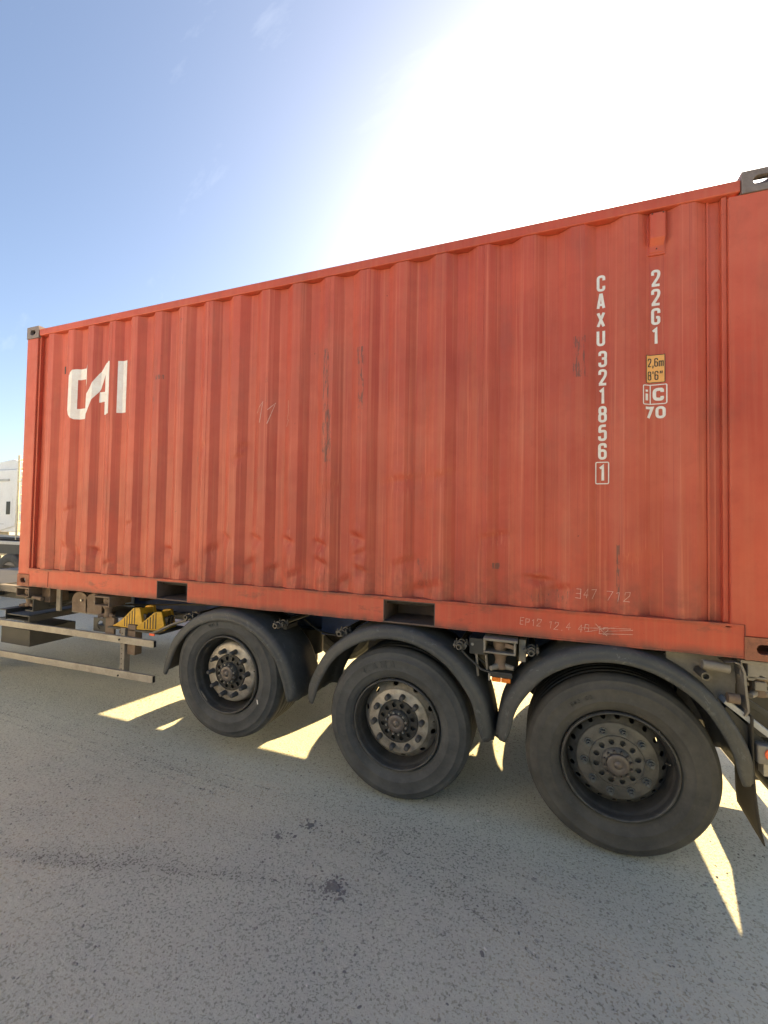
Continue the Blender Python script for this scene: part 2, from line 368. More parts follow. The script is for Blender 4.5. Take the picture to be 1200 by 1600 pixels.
def prof_pts():
    """(x, y, bend) points of the corrugated sheet from the left post to the right one"""
    pts = [(.170, YI)]
    for k in range(-1, 19+1):
        x = P0+PITCH*k
        for a, y in ((-.140, YI), (-.072, YO), (0, YO), (.068, YI)):
            if .175 < x+a < 5.79: pts.append((x+a, y))
    pts = [p for p in pts if p[0] < 5.745] + [(5.822, YI)]
    return pts
PP = prof_pts()
def surf(x):
    for (a, ya), (b, yb) in zip(PP, PP[1:]):
        if a <= x <= b: return ya+(yb-ya)*(x-a)/(b-a)
    return YO
DENTS = [  # x, z, rx, rz, depth (positive = pushed in)
    (2.52,1.69,.045,.05,.022),(2.80,1.69,.05,.045,.030),(3.09,1.68,.05,.045,.032),(3.36,1.67,.05,.04,.032),(3.37,1.53,.06,.05,.026),(3.66,1.72,.05,.05,.036),
    (3.68,1.61,.05,.05,.020),(3.69,1.49,.05,.05,.026),(2.37,1.58,.05,.09,.02),(2.25,2.42,.04,.05,.012),(2.62,2.33,.035,.04,.012),(2.655,2.42,.03,.03,.010),
    (4.01,1.555,.08,.07,.016),(4.14,1.39,.12,.08,.020),(4.60,1.75,.09,.05,.014),(4.87,1.50,.07,.03,.030),(.62,1.55,.07,.09,.024),(1.02,1.53,.05,.04,.022),
    (1.91,1.57,.05,.04,.024),(.66,1.90,.05,.05,.010),(.79,1.45,.05,.14,.028),(1.45,1.78,.04,.04,.010),(1.2,1.42,.05,.05,.012),(3.42,2.05,.10,.10,.010),
    (3.97,2.12,.14,.05,.014),(4.25,2.14,.10,.06,.012),(3.15,1.42,.08,.08,.014),(2.75,1.50,.06,.07,.018),(2.95,1.46,.05,.05,.014),(2.05,1.44,.05,.06,.012),
    (4.98,1.44,.10,.05,.014),(3.55,1.40,.05,.07,.015),(5.38,1.62,.12,.10,.008),(4.45,2.55,.12,.25,.006),(3.3,2.62,.06,.12,.008),(1.62,2.4,.04,.06,.006)]
def dent(x, z):
    d = 0
    for dx, dz, rx, rz, k in DENTS:
        u, w_ = (x-dx)/max(rx, .052), (z-dz)/rz
        if abs(u) < 2.2 and -3.2 < w_ < 2:
            w2_ = w_+.35*u*(1 if k > .02 else -1)
            vert = max(0, 1-w2_*1.5) if w2_ > 0 else max(0, 1+w2_*.42)**1.5
            d += k*1.05*vert*math.exp(-u*u*1.1)-k*.22*math.exp(-((u*.8)**2+(w_-1.2)**2)*2.2)
    d += noise.noise(Vector((x*3.1, z*1.7, 5)))*.0022+noise.noise(Vector((x*9, z*5, 2)))*.0008
    return d
# x samples: fine across the sheet with doubled points round each bend
XS = set()
for (a, ya), (b, yb) in zip(PP, PP[1:]):
    XS.add(round(a, 5)); n = max(2, int((b-a)/.0105))
    for i in range(1, n): XS.add(round(a+(b-a)*i/n, 5))
    if b-a > .02: XS.add(round(a+.003, 5)); XS.add(round(b-.003, 5))
XS.add(5.822); XS = sorted(XS)
zs = [WZ0+.012*i for i in range(56)]
while zs[-1] < 2.45: zs.append(zs[-1]+.02)
z = zs[-1]
while z < WZ1-.06: z += .05; zs.append(z)
zs.append(WZ1)
# top of the sheet: corrugations fade out under the rail as in the press tool
def sheet(x, z):
    y = surf(x)
    return y+dent(x, z)*(1 if z < WZ1-.05 else .2)
SEAMS = [.17, 1.30, 2.41, 3.53, 4.64, 5.822]
cuts = [.170]
for k in (3, 7, 11, 15): cuts.append(round(P0+PITCH*k-.036, 5))
cuts.append(5.822)
for a, b in zip(cuts, cuts[1:]):
    xx = sorted(set([a, b]+[x for x in XS if a < x < b]))
    m = MB(); vs = [(x, sheet(x, z), z) for z in zs for x in xx]; n = len(xx)
    m.add(vs, [(j*n+i, j*n+i+1, (j+1)*n+i+1, (j+1)*n+i) for j in range(len(zs)-1) for i in range(n-1)], True)
    m.build('wall_panel', 'wall', con, fix=False)
for a in cuts[1:-1]:
    m = MB()
    vs = []; 
    for z in zs: vs += [(a-.0022, sheet(a, z)-.0002, z), (a, sheet(a, z)-.0022, z), (a+.0022, sheet(a, z)-.0002, z)]
    m.add(vs, [(j*3+i, j*3+i+1, j*3+3+i+1, j*3+3+i) for j in range(len(zs)-1) for i in range(2)]); m.build('weld_seam', 'wall', con, fix=False)
# welded repair patch low at the front post
def conform(poly2d, mat, name, parent, lift=.0018, thick=0, holes=(), sides=False):
    """mesh of flat outlines (x,z) laid on the corrugated sheet"""
    bm = bmesh.new()
    for poly in poly2d:
        vv_ = [bm.verts.new((x, 0, z)) for x, z in poly]
        if len(poly) == 4: bm.faces.new(vv_); continue
        for tri in tessellate_polygon([[Vector((x, z, 0)) for x, z in poly]]):
            bm.faces.new([vv_[i] for i in tri])
    xs_ = [v.co.x for v in bm.verts]; x0, x1 = min(xs_), max(xs_)
    for x in [p[0] for p in PP]:
        for q in (x-.003, x, x+.003):
            if x0 < q < x1: bmesh.ops.bisect_plane(bm, geom=bm.verts[:]+bm.edges[:]+bm.faces[:], plane_co=(q, 0, 0), plane_no=(1, 0, 0))
    for v in bm.verts: v.co.y = sheet(v.co.x, v.co.z)-lift
    for f in bm.faces:
        f.normal_update()
        if f.normal.y > 0: f.normal_flip()
    me = bpy.data.meshes.new(name); bm.to_mesh(me); bm.free(); me.materials.append(M[mat])
    o = bpy.data.objects.new(name, me); C.objects.link(o); o.parent = parent; return o
pm = MB(); px0, px1, pz0, pz1 = .172, .452, WZ0+.004, 1.803
xx = sorted(set([px0, px1]+[x for x in XS if px0 < x < px1])); zz = [z for z in zs if pz0 < z < pz1]; zz = [pz0]+zz+[pz1]
vs = [(x, sheet(x, z)-.0035, z) for z in zz for x in xx]; n = len(xx); k = len(vs)
vs += [(px1, sheet(px1, z)+.001, z) for z in zz] + [(x, sheet(x, pz1)+.001, pz1) for x in xx]
fs = [(j*n+i, j*n+i+1, (j+1)*n+i+1, (j+1)*n+i) for j in range(len(zz)-1) for i in range(n-1)]
fs += [(j*n+n-1, k+j, k+j+1, (j+1)*n+n-1) for j in range(len(zz)-1)]
q0 = (len(zz)-1)*n; k2 = k+len(zz)
fs += [(q0+i, q0+i+1, k2+i+1, k2+i) for i in range(n-1)]
pm.add(vs, fs, False); pt = pm.build('repair_patch', 'wall', con, fix=False)


# frame
def casting(x0, y0, z0, mat, top):
    """corner fitting with side and end apertures cut through its faces"""
    m = MB(); x1, y1, z1 = x0+.178, y0+.162, z0+.118; t = .028
    def face_hole(c, ax, hw, hh, w_, h_, d, horizontal=True):
        pass
    # near side face (normal -y) with an oval aperture, built as a ring of quads
    def ring_face(P, w_, h_, hw, hh, depth):
        n = 32; out_, inn, deep = [], [], []
        for i in range(n):
            t_ = 2*PI*i/n+PI/4; ca, sa = math.cos(t_), math.sin(t_)
            k = min(1/abs(ca) if abs(ca) > 1e-6 else 9, 1/abs(sa) if abs(sa) > 1e-6 else 9)
            out_.append(P(ca*k*w_/2, sa*k*h_/2, 0))
            e = abs(hw-hh); r = min(hw, hh)
            if hw >= hh: q = (r*ca+(e if ca > 0 else -e), r*sa)
            else: q = (r*ca, r*sa+(e if sa > 0 else -e))
            inn.append(P(q[0], q[1], 0)); deep.append(P(q[0], q[1], depth))
        m.add(out_+inn, [(i, (i+1) % n, n+(i+1) % n, n+i) for i in range(n)])
        m.add(inn+deep, [(i, (i+1) % n, n+(i+1) % n, n+i) for i in range(n)])
    cx, cy, cz = (x0+x1)/2, (y0+y1)/2, (z0+z1)/2
    sgn = -1 if y0 < 1 else 1; yf = y0 if sgn < 0 else y1
    ring_face(lambda a, b, d: (cx+a, yf-sgn*d, cz+b), .178, .118, .0395 if True else .03, .0255, t)
    xf = x1 if x0 > 3 else x0; sx = 1 if x0 > 3 else -1
    ring_face(lambda a, b, d: (xf-sx*d, cy+a, cz+b), .162, .118, .032, .0255, t)
    ztop = z1 if top else z0; sz = 1 if top else -1
    ring_face(lambda a, b, d: (cx+a, cy+b, ztop-sz*d), .178, .162, .062, .032, t)
    # remaining closed faces
    xb = x0 if sx > 0 else x1; yb = y1 if sgn < 0 else y0; zb_ = z0 if top else z1
    m.add([(xb, y0, z0), (xb, y1, z0), (xb, y1, z1), (xb, y0, z1)], [(0, 1, 2, 3)])
    m.add([(x0, yb, z0), (x1, yb, z0), (x1, yb, z1), (x0, yb, z1)], [(0, 1, 2, 3)])
    m.add([(x0, y0, zb_), (x1, y0, zb_), (x1, y1, zb_), (x0, y1, zb_)], [(0, 1, 2, 3)])
    o = m.build('corner_casting', mat, con)
    return o
for x0 in (0, L-.178):
    for y0 in (-.004, W-.158):
        casting(x0, y0, ZT-.118, 'cast_top', True)
        casting(x0, y0, ZB, 'casting', False)
ZP0, ZP1 = ZB+.119, ZT-.119
def post(x0, x1, y0, y1):
    return MB().box(x0, x1, y0, y1, ZP0, ZP1).build('corner_post', 'frame', con, .006)
post(.003, .165, .001, .10); post(L-.236, L-.003, .001, .10); post(.003, .165, W-.10, W-.001); post(L-.236, L-.003, W-.10, W-.001)
# inner return flange of the posts
MB().box(.1655, .188, .018, .09, WZ0, WZ1).build('post_flange', 'frame', con, .003)
MB().box(5.797, 5.8215, .020, .09, WZ0, WZ1).build('post_flange', 'frame', con, .003)
MB().box(5.735, 5.745, .040, .060, WZ0, WZ1).build('weld_seam', 'frame', con, .002)
# top side rails, headers
for y0, y1 in ((.002, .062), (W-.062, W-.002)):
    MB().box(.179, L-.179, y0, y1, 3.638, 3.702).build('top_rail', 'frame', con, .006)
for x0, x1 in ((.02, .10), (L-.12, L-.02)):
    MB().box(x0, x1, .16, W-.16, 3.600, 3.700).build('header', 'frame', con, .006)
    MB().box(x0, x1, .16, W-.16, ZB+.01, ZB+.15).build('sill', 'frame', con, .006)
# roof sheet with its shallow cross corrugations
m = MB(); rx = [.10]
prof = []
x = .12; i = 0
while x < L-.14:
    prof += [(x, 3.694), (x+.013, 3.712), (x+.09, 3.712), (x+.105, 3.694)]; x += .209
vs = [(a, y, z) for y in (.055, W-.055) for a, z in prof]; n = len(prof)
m.add(vs, [(i, i+1, n+i+1, n+i) for i in range(n-1)]); m.build('roof', 'frame', con, fix=False)
# far side wall, front wall
n = len(PP); m = MB(); m.add([(x, W-y, z) for z in (WZ0-.16, WZ1+.01) for x, y in PP], [(i, i+1, n+i+1, n+i) for i in range(n-1)]); m.build('side_wall', 'wall', con)
m = MB(); q = []; y = .10; 
while y < W-.15: q += [(y, .045), (y+.07, .09), (y+.14, .09), (y+.21, .045)]; y += .25
q.append((W-.09, .045)); n = len(q)
m.add([(xx_, y, z) for z in (ZB+.14, 3.61) for y, xx_ in q], [(i, i+1, n+i+1, n+i) for i in range(n-1)]); m.build('front_wall', 'wall', con)
# cargo doors at the rear
for s_, (y0, y1) in enumerate(((.105, W/2-.004), (W/2+.004, W-.105))):
    d = MB().box(L-.075, L-.035, y0, y1, ZB+.155, 3.595).build('door_leaf', 'frame', con, .004)
    for f in (.28, .74):
        yy = y0+(y1-y0)*f
        MB().tube([(L-.012, yy, ZB+.08), (L-.012, yy, 3.66)], .017, 10).build('locking_bar', 'clamp', d)
        bx('bar_handle', 'clamp', d, L-.006, L+.006, yy, yy+.34, 2.33, 2.36)
    for zz_ in (1.6, 2.2, 2.8, 3.35): bx('hinge', 'frame', d, L-.034, L-.012, y0+.002 if s_ == 0 else y1-.08, y0+.08 if s_ == 0 else y1-.002, zz_, zz_+.08)
# bottom side rail in sections between forklift pockets, lip along its top
PK = [(1.831, 2.164), (3.877, 4.236)]
secs = [(.171, 1.831), (2.164, 3.877), (4.236, 5.880)]
def wavy_box(x0, x1, y0, y1, z0, z1, amp=.002, st=.08):
    n = max(2, int((x1-x0)/st)); m = MB(); vs = []
    for i in range(n+1):
        x = x0+(x1-x0)*i/n; dz = noise.noise(Vector((x*4, z0, 1)))*amp; dy = noise.noise(Vector((x*3, z1, 7)))*amp
        vs += [(x, y0+dy, z0+dz), (x, y1, z0+dz), (x, y1, z1+dz*.4), (x, y0+dy, z1+dz*.4)]
    fs = [(i*4+a, i*4+(a+1) % 4, i*4+4+(a+1) % 4, i*4+4+a) for i in range(n) for a in range(4)]
    fs += [(0, 1, 2, 3), (n*4+3, n*4+2, n*4+1, n*4)]
    return m.add(vs, fs)
for a, b in secs: wavy_box(a+.0, b, .001, .009, ZB+.012, 1.305, .003).build('bottom_rail', 'rail', con)
wavy_box(.166, 5.800, .0005, .05, 1.3055, 1.3125, .0012).build('bottom_rail', 'rail', con)
wavy_box(.166, 5.877, -.006, .0495, 1.3130, 1.3255, .0025).build('rail_lip', 'rail', con)
for a, b in secs: wavy_box(a, b, -.001, .05, ZB+.003, ZB+.0115, .003).build('rail_flange', 'rail', con)
bx('rail_joint', 'seal', con, .448, .452, -.0015, .004, 1.16, 1.304, bevel=0)
bx('weld_seam', 'seal', con, 5.8805, 5.8845, -.0035, .0, 1.268, 1.325, bevel=0)
for a, b in PK:
    p_ = MB(); t = .006
    p_.box(a, b, .0, .30, 1.2985, 1.3045); p_.box(a-.0005, a+t, .0, .30, 1.160, 1.298); p_.box(b-t, b+.0005, .0, .30, 1.160, 1.298); p_.box(a-.03, b+.03, .0025, .30, 1.149, 1.1595)
    p_.box(a, b, .30, .31, 1.150, 1.304)
    p_.build('forklift_pocket', 'pocket', con, .001)
# floor and cross members underneath
bx('floor', 'dark', con, .12, L-.12, .06, W-.06, 1.27, 1.30)
x = .33
while x < L-.2:
    if not any(a-.06 < x < b+.06 for a, b in PK):
        MB().box(x, x+.045, .051, W-.06, ZB+.022, 1.268).build('cross_member', 'dark', con, 0)
    x += .29
for y0 in (W-.009,):
    MB().box(.171, 5.88, y0, y0+.008, ZB+.012, 1.31).build('bottom_rail', 'rail', con, 0)
# ventilator near the rear top corner
v = MB(); yv = sheet(5.495, 3.5)
v.prism([(yv+.03, 3.405), (yv-.014, 3.405), (yv-.014, 3.442), (yv-.044, 3.475), (yv-.046, 3.618), (yv-.012, 3.636), (yv+.03, 3.636)], 'x', 5.457, 5.533)
vent = v.build('ventilator', 'frame', con, .004)
bx('vent_flange', 'frame', vent, 5.448, 5.542, yv-.010, yv+.02, 3.393, 3.634, bevel=.002)
for xx_, zz_ in ((5.468, 3.612), (5.522, 3.612), (5.495, 3.425)): MB().ybolt(xx_, zz_, yv-.05 if zz_ > 3.5 else yv-.018, yv, .004, 6).build('rivet', 'dark', vent)

# ---- painted marks
def strokes(paths, w_, closed=()):
    """outline polygons (convex quads) of thick polylines"""
    quads = []
    for pi, P in enumerate(paths):
        P = [Vector(p) for p in P]; cl = pi in closed; n = len(P); nrm = []
        for i in range(n):
            a = P[i-1] if (i > 0 or cl) else None; b = P[(i+1) % n] if (i < n-1 or cl) else None
            d1 = (P[i]-a).normalized() if a is not None else None; d2 = (b-P[i]).normalized() if b is not None else None
            n1 = Vector((-d1.y, d1.x)) if d1 is not None else None; n2 = Vector((-d2.y, d2.x)) if d2 is not None else None
            if n1 is None: v_ = n2
            elif n2 is None: v_ = n1
            else:
                v_ = (n1+n2); v_ = v_.normalized() if v_.length > 1e-4 else n1
                v_ = v_/max(.5, v_.dot(n1))
            nrm.append(v_*w_/2)
        for i in range(n if cl else n-1):
            j = (i+1) % n
            quads.append([P[i]+nrm[i], P[j]+nrm[j], P[j]-nrm[j], P[i]-nrm[i]])
    return quads
def rounded(P, r, closed=False, n=5):
    P = [Vector(p) for p in P]; out_ = []; m_ = len(P)
    for i in range(m_):
        if not closed and i in (0, m_-1): out_.append(P[i]); continue
        a, b, c = P[i-1], P[i], P[(i+1) % m_]
        ra = min(r, (a-b).length*.48, (c-b).length*.48)
        p, q_ = b+(a-b).normalized()*ra, b+(c-b).normalized()*ra
        for k in range(n+1):
            t = k/n; out_.append(p*(1-t)**2+b*2*t*(1-t)+q_*t*t)
    return out_
G = {  # glyph: list of (points, rounded?, closed?) in a 1x1 cell
 'C': [([(1,.70),(1,1),(0,1),(0,0),(1,0),(1,.30)],1,0)], 'A': [([(0,-.0),(.42,1),(.58,1),(1,0)],0,0),([(.2,.26),(.8,.26)],0,0)],
 'X': [([(0,0),(1,1)],0,0),([(0,1),(1,0)],0,0)], 'U': [([(0,1),(0,0),(1,0),(1,1)],1,0)],
 '3': [([(0,.74),(0,1),(1,1),(1,.53),(.35,.53)],1,0),([(.35,.53),(1,.53),(1,0),(0,0),(0,.26)],1,0)],
 '2': [([(0,.70),(0,1),(1,1),(1,.62),(.02,.02)],1,0),([(-.15,0),(1.12,0)],0,0)], '1': [([(.05,.80),(.55,.97),(.55,-.06)],0,0)],
 '8': [([(.03,1),(.97,1),(.97,.53),(.03,.53)],1,1),([(0,.53),(1,.53),(1,0),(0,0)],1,1)],
 '5': [([(1.08,1),(.06,1),(.02,.56),(.3,.62),(1,.62),(1,0),(0,0),(0,.26)],1,0)],
 '6': [([(0,.56),(1,.56),(1,0),(0,0)],1,1),([(1,.76),(1,1),(0,1),(0,.25)],1,0)],
 'G': [([(1,.72),(1,1),(0,1),(0,0),(1,0),(1,.44),(.55,.44)],1,0)], '7': [([(-.1,1),(1,1),(.35,-.06)],0,0)],
 '0': [([(0,1),(1,1),(1,0),(0,0)],1,1)], '4': [([(.7,-.05),(.7,1),(0,.3),(1.1,.3)],0,0)], 'E': [([(1,1),(0,1),(0,0),(1,0)],0,0),([(0,.5),(.8,.5)],0,0)],
 'P': [([(0,-.05),(0,1),(1,1),(1,.5),(0,.5)],0,0)], 'K': [([(0,-.05),(0,1.05)],0,0),([(1,1.05),(.05,.48),(1,-.05)],0,0)], 'M': [([(0,-.05),(0,1),(.5,.3),(1,1),(1,-.05)],0,0)],
 'i': [([(.5,-.1),(.5,.66)],0,0),([(.5,.86),(.5,1.1)],0,0)], 'm': [([(0,-.06),(0,.62),(.5,.62),(.5,-.06)],0,0),([(.5,.62),(1,.62),(1,-.06)],0,0)],
 ',': [([(.5,.1),(.3,-.25)],0,0)], "'": [([(.5,1.05),(.4,.72)],0,0)], '"': [([(.2,1.05),(.1,.72)],0,0),([(.8,1.05),(.7,.72)],0,0)], '.': [([(.4,0),(.6,0)],0,0)],
}
def glyph(ch, x0, z0, w_, h_, t, rr=.42, skew=0):
    q = []
    for P, rd, cl in G[ch]:
        pts = [(x0+t/2+p[0]*(w_-t)+skew*p[1], z0+t/2+p[1]*(h_-t)) for p in P]
        if rd: pts = rounded(pts, rr*w_, bool(cl))
        q += [[tuple(v_) for v_ in f] for f in strokes([pts], t, (0,) if cl else ())]
    return q
def paint(ch, x0, z0, w_, h_, t, mat='white', name='painted_letter', lift=.0018, parent=None, **k):
    return conform(glyph(ch, x0, z0, w_, h_, t, **k), mat, name, parent or con, lift)
zc = 3.281
for i, ch in enumerate('CAXU'): paint(ch, 5.188, zc-.1105*i-.049, .046, .098, .0150)
for i, ch in enumerate('321856'): paint(ch, 5.198, 2.822-.1104*i-.049, .046, .098, .0150)
o = paint('1', 5.200, 2.094, .044, .098, .0150)
conform([[tuple(v_) for v_ in f] for f in strokes([rounded([(5.186, 2.078), (5.254, 2.078), (5.254, 2.205), (5.186, 2.205)], .008, True)], .006, (0,))], 'white', 'painted_frame', con)
for ch, zz_ in zip('22G1', (3.261, 3.149, 3.037, 2.925)): paint(ch, 5.471, zz_-.049, .046, .098, .0150)
stk = conform([[(5.443, 2.652), (5.540, 2.652), (5.540, 2.815), (5.443, 2.815)]], 'yellow_sticker', 'height_sticker', con, .0016)
conform([[tuple(v_) for v_ in f] for f in strokes([[(5.445, 2.654), (5.538, 2.654), (5.538, 2.813), (5.445, 2.813)]], .0035, (0,))], 'black_ink', 'sticker_border', stk, .0024)
for ch, xx_, w_ in (('2', 5.452, .020), (',', 5.475, .010), ('6', 5.486, .019), ('m', 5.508, .025)):
    paint(ch, xx_, 2.745, w_, .050, .0058, 'black_ink', 'printed_letter', .0026, stk)
for ch, xx_, w_ in (('8', 5.452, .020), ("'", 5.475, .010), ('6', 5.487, .020), ('"', 5.511, .020)):
    paint(ch, xx_, 2.668, w_, .052, .0058, 'black_ink', 'printed_letter', .0026, stk)
fr = conform([[tuple(v_) for v_ in f] for f in strokes([rounded([(5.428, 2.530), (5.546, 2.530), (5.546, 2.640), (5.428, 2.640)], .008, True)], .0055, (0,))+strokes([[(5.466, 2.532), (5.466, 2.638)]], .005)], 'white', 'painted_frame', con)
paint('i', 5.434, 2.550, .026, .066, .0140, 'white', parent=con)
paint('C', 5.478, 2.548, .056, .074, .0175, 'white', parent=con)
paint('7', 5.437, 2.446, .046, .070, .0150); paint('0', 5.492, 2.446, .050, .070, .0150)
# company logo lettering, outlined in real wall coordinates
LOGO_C = [[(.875,3.268),(.848,3.256),(.700,3.252),(.664,3.243),(.637,3.222),(.622,3.190),(.620,2.860),(.630,2.815),(.655,2.785),(.690,2.768),(.800,2.768),(.850,2.782),(.880,2.812),(.905,2.865),
           (.940,2.930),(1.002,3.010),(1.045,3.110),(1.064,3.165),(1.064,2.790),(1.166,2.786),(1.166,3.270),(1.075,3.278),(.994,3.174),(.910,3.040),(.840,2.955),(.806,2.872),(.712,2.868),(.712,3.148),(.805,3.150),(.805,3.080),(.868,3.100)]]
conform(LOGO_C, 'white', 'logo_letters', con, .0017)
conform([[(1.001, 2.908), (1.0635, 2.914), (1.0635, 3.006), (1.004, 3.006)]], 'white', 'logo_letters', con, .0017)
conform([[(1.251, 2.788), (1.334, 2.792), (1.334, 3.272), (1.251, 3.266)]], 'white', 'logo_letters', con, .0017)
conform([[(.498, 3.232), (.516, 3.232), (.516, 3.306), (.498, 3.306)]], 'black_ink', 'wall_slot', con, .0017)
# chalk scribbles
def chalk(paths, t=.004, lift=.002, flat=False, name='chalk_mark'):
    pol = [[tuple(v_) for v_ in f] for f in strokes(paths, t)]
    o = conform(pol, 'chalk', name, con, lift)
    if flat:
        for v_ in o.data.vertices: v_.co.y = -.0045
    return o
chalk([[(2.783, 2.672), (2.850, 2.752), (2.822, 2.590)]], .006); chalk([[(2.893, 2.686), (2.945, 2.742), (2.892, 2.578)]], .006)
chalk([[(3.06, 2.60), (3.075, 2.66), (3.068, 2.75)], [(3.05, 2.55), (3.08, 2.60)]], .004)
def scribble(txt, x0, z0, w_, h_, gap, slope=0, flat=False):
    for i, ch in enumerate(txt):
        if ch == ' ': continue
        x = x0+i*(w_+gap); dz = slope*i+random.uniform(-.004, .004)
        pts = [[(x+p[0]*w_+p[1]*w_*.25+random.uniform(-.002, .002), z0+dz+p[1]*h_+random.uniform(-.002, .002)) for p in P] for P, _, _ in G[ch]]
        pts = [[Vector(p) for p in P] for P in pts]
        chalk(pts, .0028, .002, flat)
scribble('847 712', 5.075, 1.405, .026, .052, .016, -.001)
scribble('EP12 12.4 46 12', 4.765, 1.222, .020, .040, .0125, -.001, True)
chalk([[Vector(p) for p in [(5.11, 1.235), (5.36, 1.252)]], [Vector(p) for p in [(5.14, 1.215), (5.30, 1.262), (5.20, 1.222), (5.37, 1.246)]], [Vector(p) for p in [(5.18, 1.265), (5.24, 1.20)]], [Vector(p) for p in [(5.20, 1.21), (5.37, 1.222)]]], .0028, .002, True)

# ------------------------------------------------------------ trailer
tr = thing('trailer', 'three-axle container trailer chassis with its front axle lifted and black mudguards', 'trailer')
for y0 in (.72, 1.60):   # main I-beams
    m = MB(); y1 = y0+.12; m.box(.45, 5.85, y0, y1, 1.085, 1.10); m.box(.45, 5.85, y0, y1, .84, .855); m.box(.45, 5.85, y0+.052, y0+.066, .855, 1.085)
    m.build('main_beam', 'blue', tr, 0)
    m = MB(); m.box(-2.6, .449, y0, y1, 1.045, 1.06); m.box(-2.6, .449, y0, y1, .90, .915); m.box(-2.6, .449, y0+.052, y0+.066, .9151, 1.0449)
    m.build('gooseneck_beam', 'black_steel', tr, 0)
for x in (.02, 1.16, 2.28, 3.28, 4.60, 5.55):
    m = MB(); m.box(x, x+.09, .40, 2.04, 1.02, 1.135) if x not in (2.28, 3.28) else m.box(x, x+.07, .84, 1.60, .90, 1.07)
    m.build('cross_beam', 'blue' if x in (2.28, 3.28) else 'black_steel', tr, .004)
# blue wing plates seen between the mudguards
MB().box(1.90, 2.20, .52, .53, .93, 1.13).build('side_plate', 'blue', tr, .002)
MB().box(3.12, 3.62, .54, .55, .86, 1.13).build('side_plate', 'blue', tr, .002)
MB().box(.30, .78, .66, .67, .86, 1.0).build('side_plate', 'skyblue', tr, .002)
AX = [(2.588, .628), (3.984, .489), (5.297, .489)]
RT = .496
def tyre_mesh(mat, letters=None):
    # (radius, y) from the inner bead at the near side round the tread to the far side
    half = [(.296, .020), (.298, -.002), (.303, -.010), (.312, -.019), (.318, -.0205), (.322, -.0245), (.345, -.036), (.356, -.039), (.358, -.0415), (.364, -.0415), (.366, -.0405),
            (.395, -.042), (.420, -.0395), (.424, -.0415), (.430, -.0405), (.432, -.0375), (.450, -.031), (.463, -.022), (.4655, -.0225), (.470, -.019), (.4715, -.0155), (.482, -.004), (.489, .008), (.493, .022)]
    tread = []
    y = .022; gr = [.075, .135, .1925, .250, .310]
    for gy in gr: tread += [(RT-.001, gy-.0075), (RT-.013, gy-.004), (RT-.013, gy+.004), (RT-.001, gy+.0075)]
    P = half+[(RT-.0012, .034)]+tread+[(RT-.0012, .351)]+[(r, .385-y_) for r, y_ in reversed(half)]
    return P
def scalloped_plate(m, prof, cx, cz, nh, hole_t0, hole_t1, ang, seg=10, phase=0.0):
    """revolved band of a profile with nh round openings cut in it; prof(t) -> (r, y)"""
    per = 2*PI/nh
    for h in range(nh):
        a0 = h*per+phase; n = 24; out_, inn, deep = [], [], []
        for i in range(n):
            t_ = 2*PI*i/n+PI/4; ca, sa = math.cos(t_), math.sin(t_); k = min(1/max(abs(ca), 1e-6), 1/max(abs(sa), 1e-6))
            def P(u, v_, dd=0):
                th = a0+per/2+u*per/2; r, y = prof((v_+1)/2)
                return (cx+r*math.cos(th), y+dd, cz+r*math.sin(th))
            out_.append(P(ca*k, sa*k)); c = (hole_t0+hole_t1)-1; hh = (hole_t1-hole_t0)
            inn.append(P(ca*ang/per*1.0, c+sa*hh)); deep.append(P(ca*ang/per, c+sa*hh, .012))
        m.add(out_+inn, [(i, (i+1) % n, n+(i+1) % n, n+i) for i in range(n)], True)
        m.add(inn+deep, [(i, (i+1) % n, n+(i+1) % n, n+i) for i in range(n)], True)
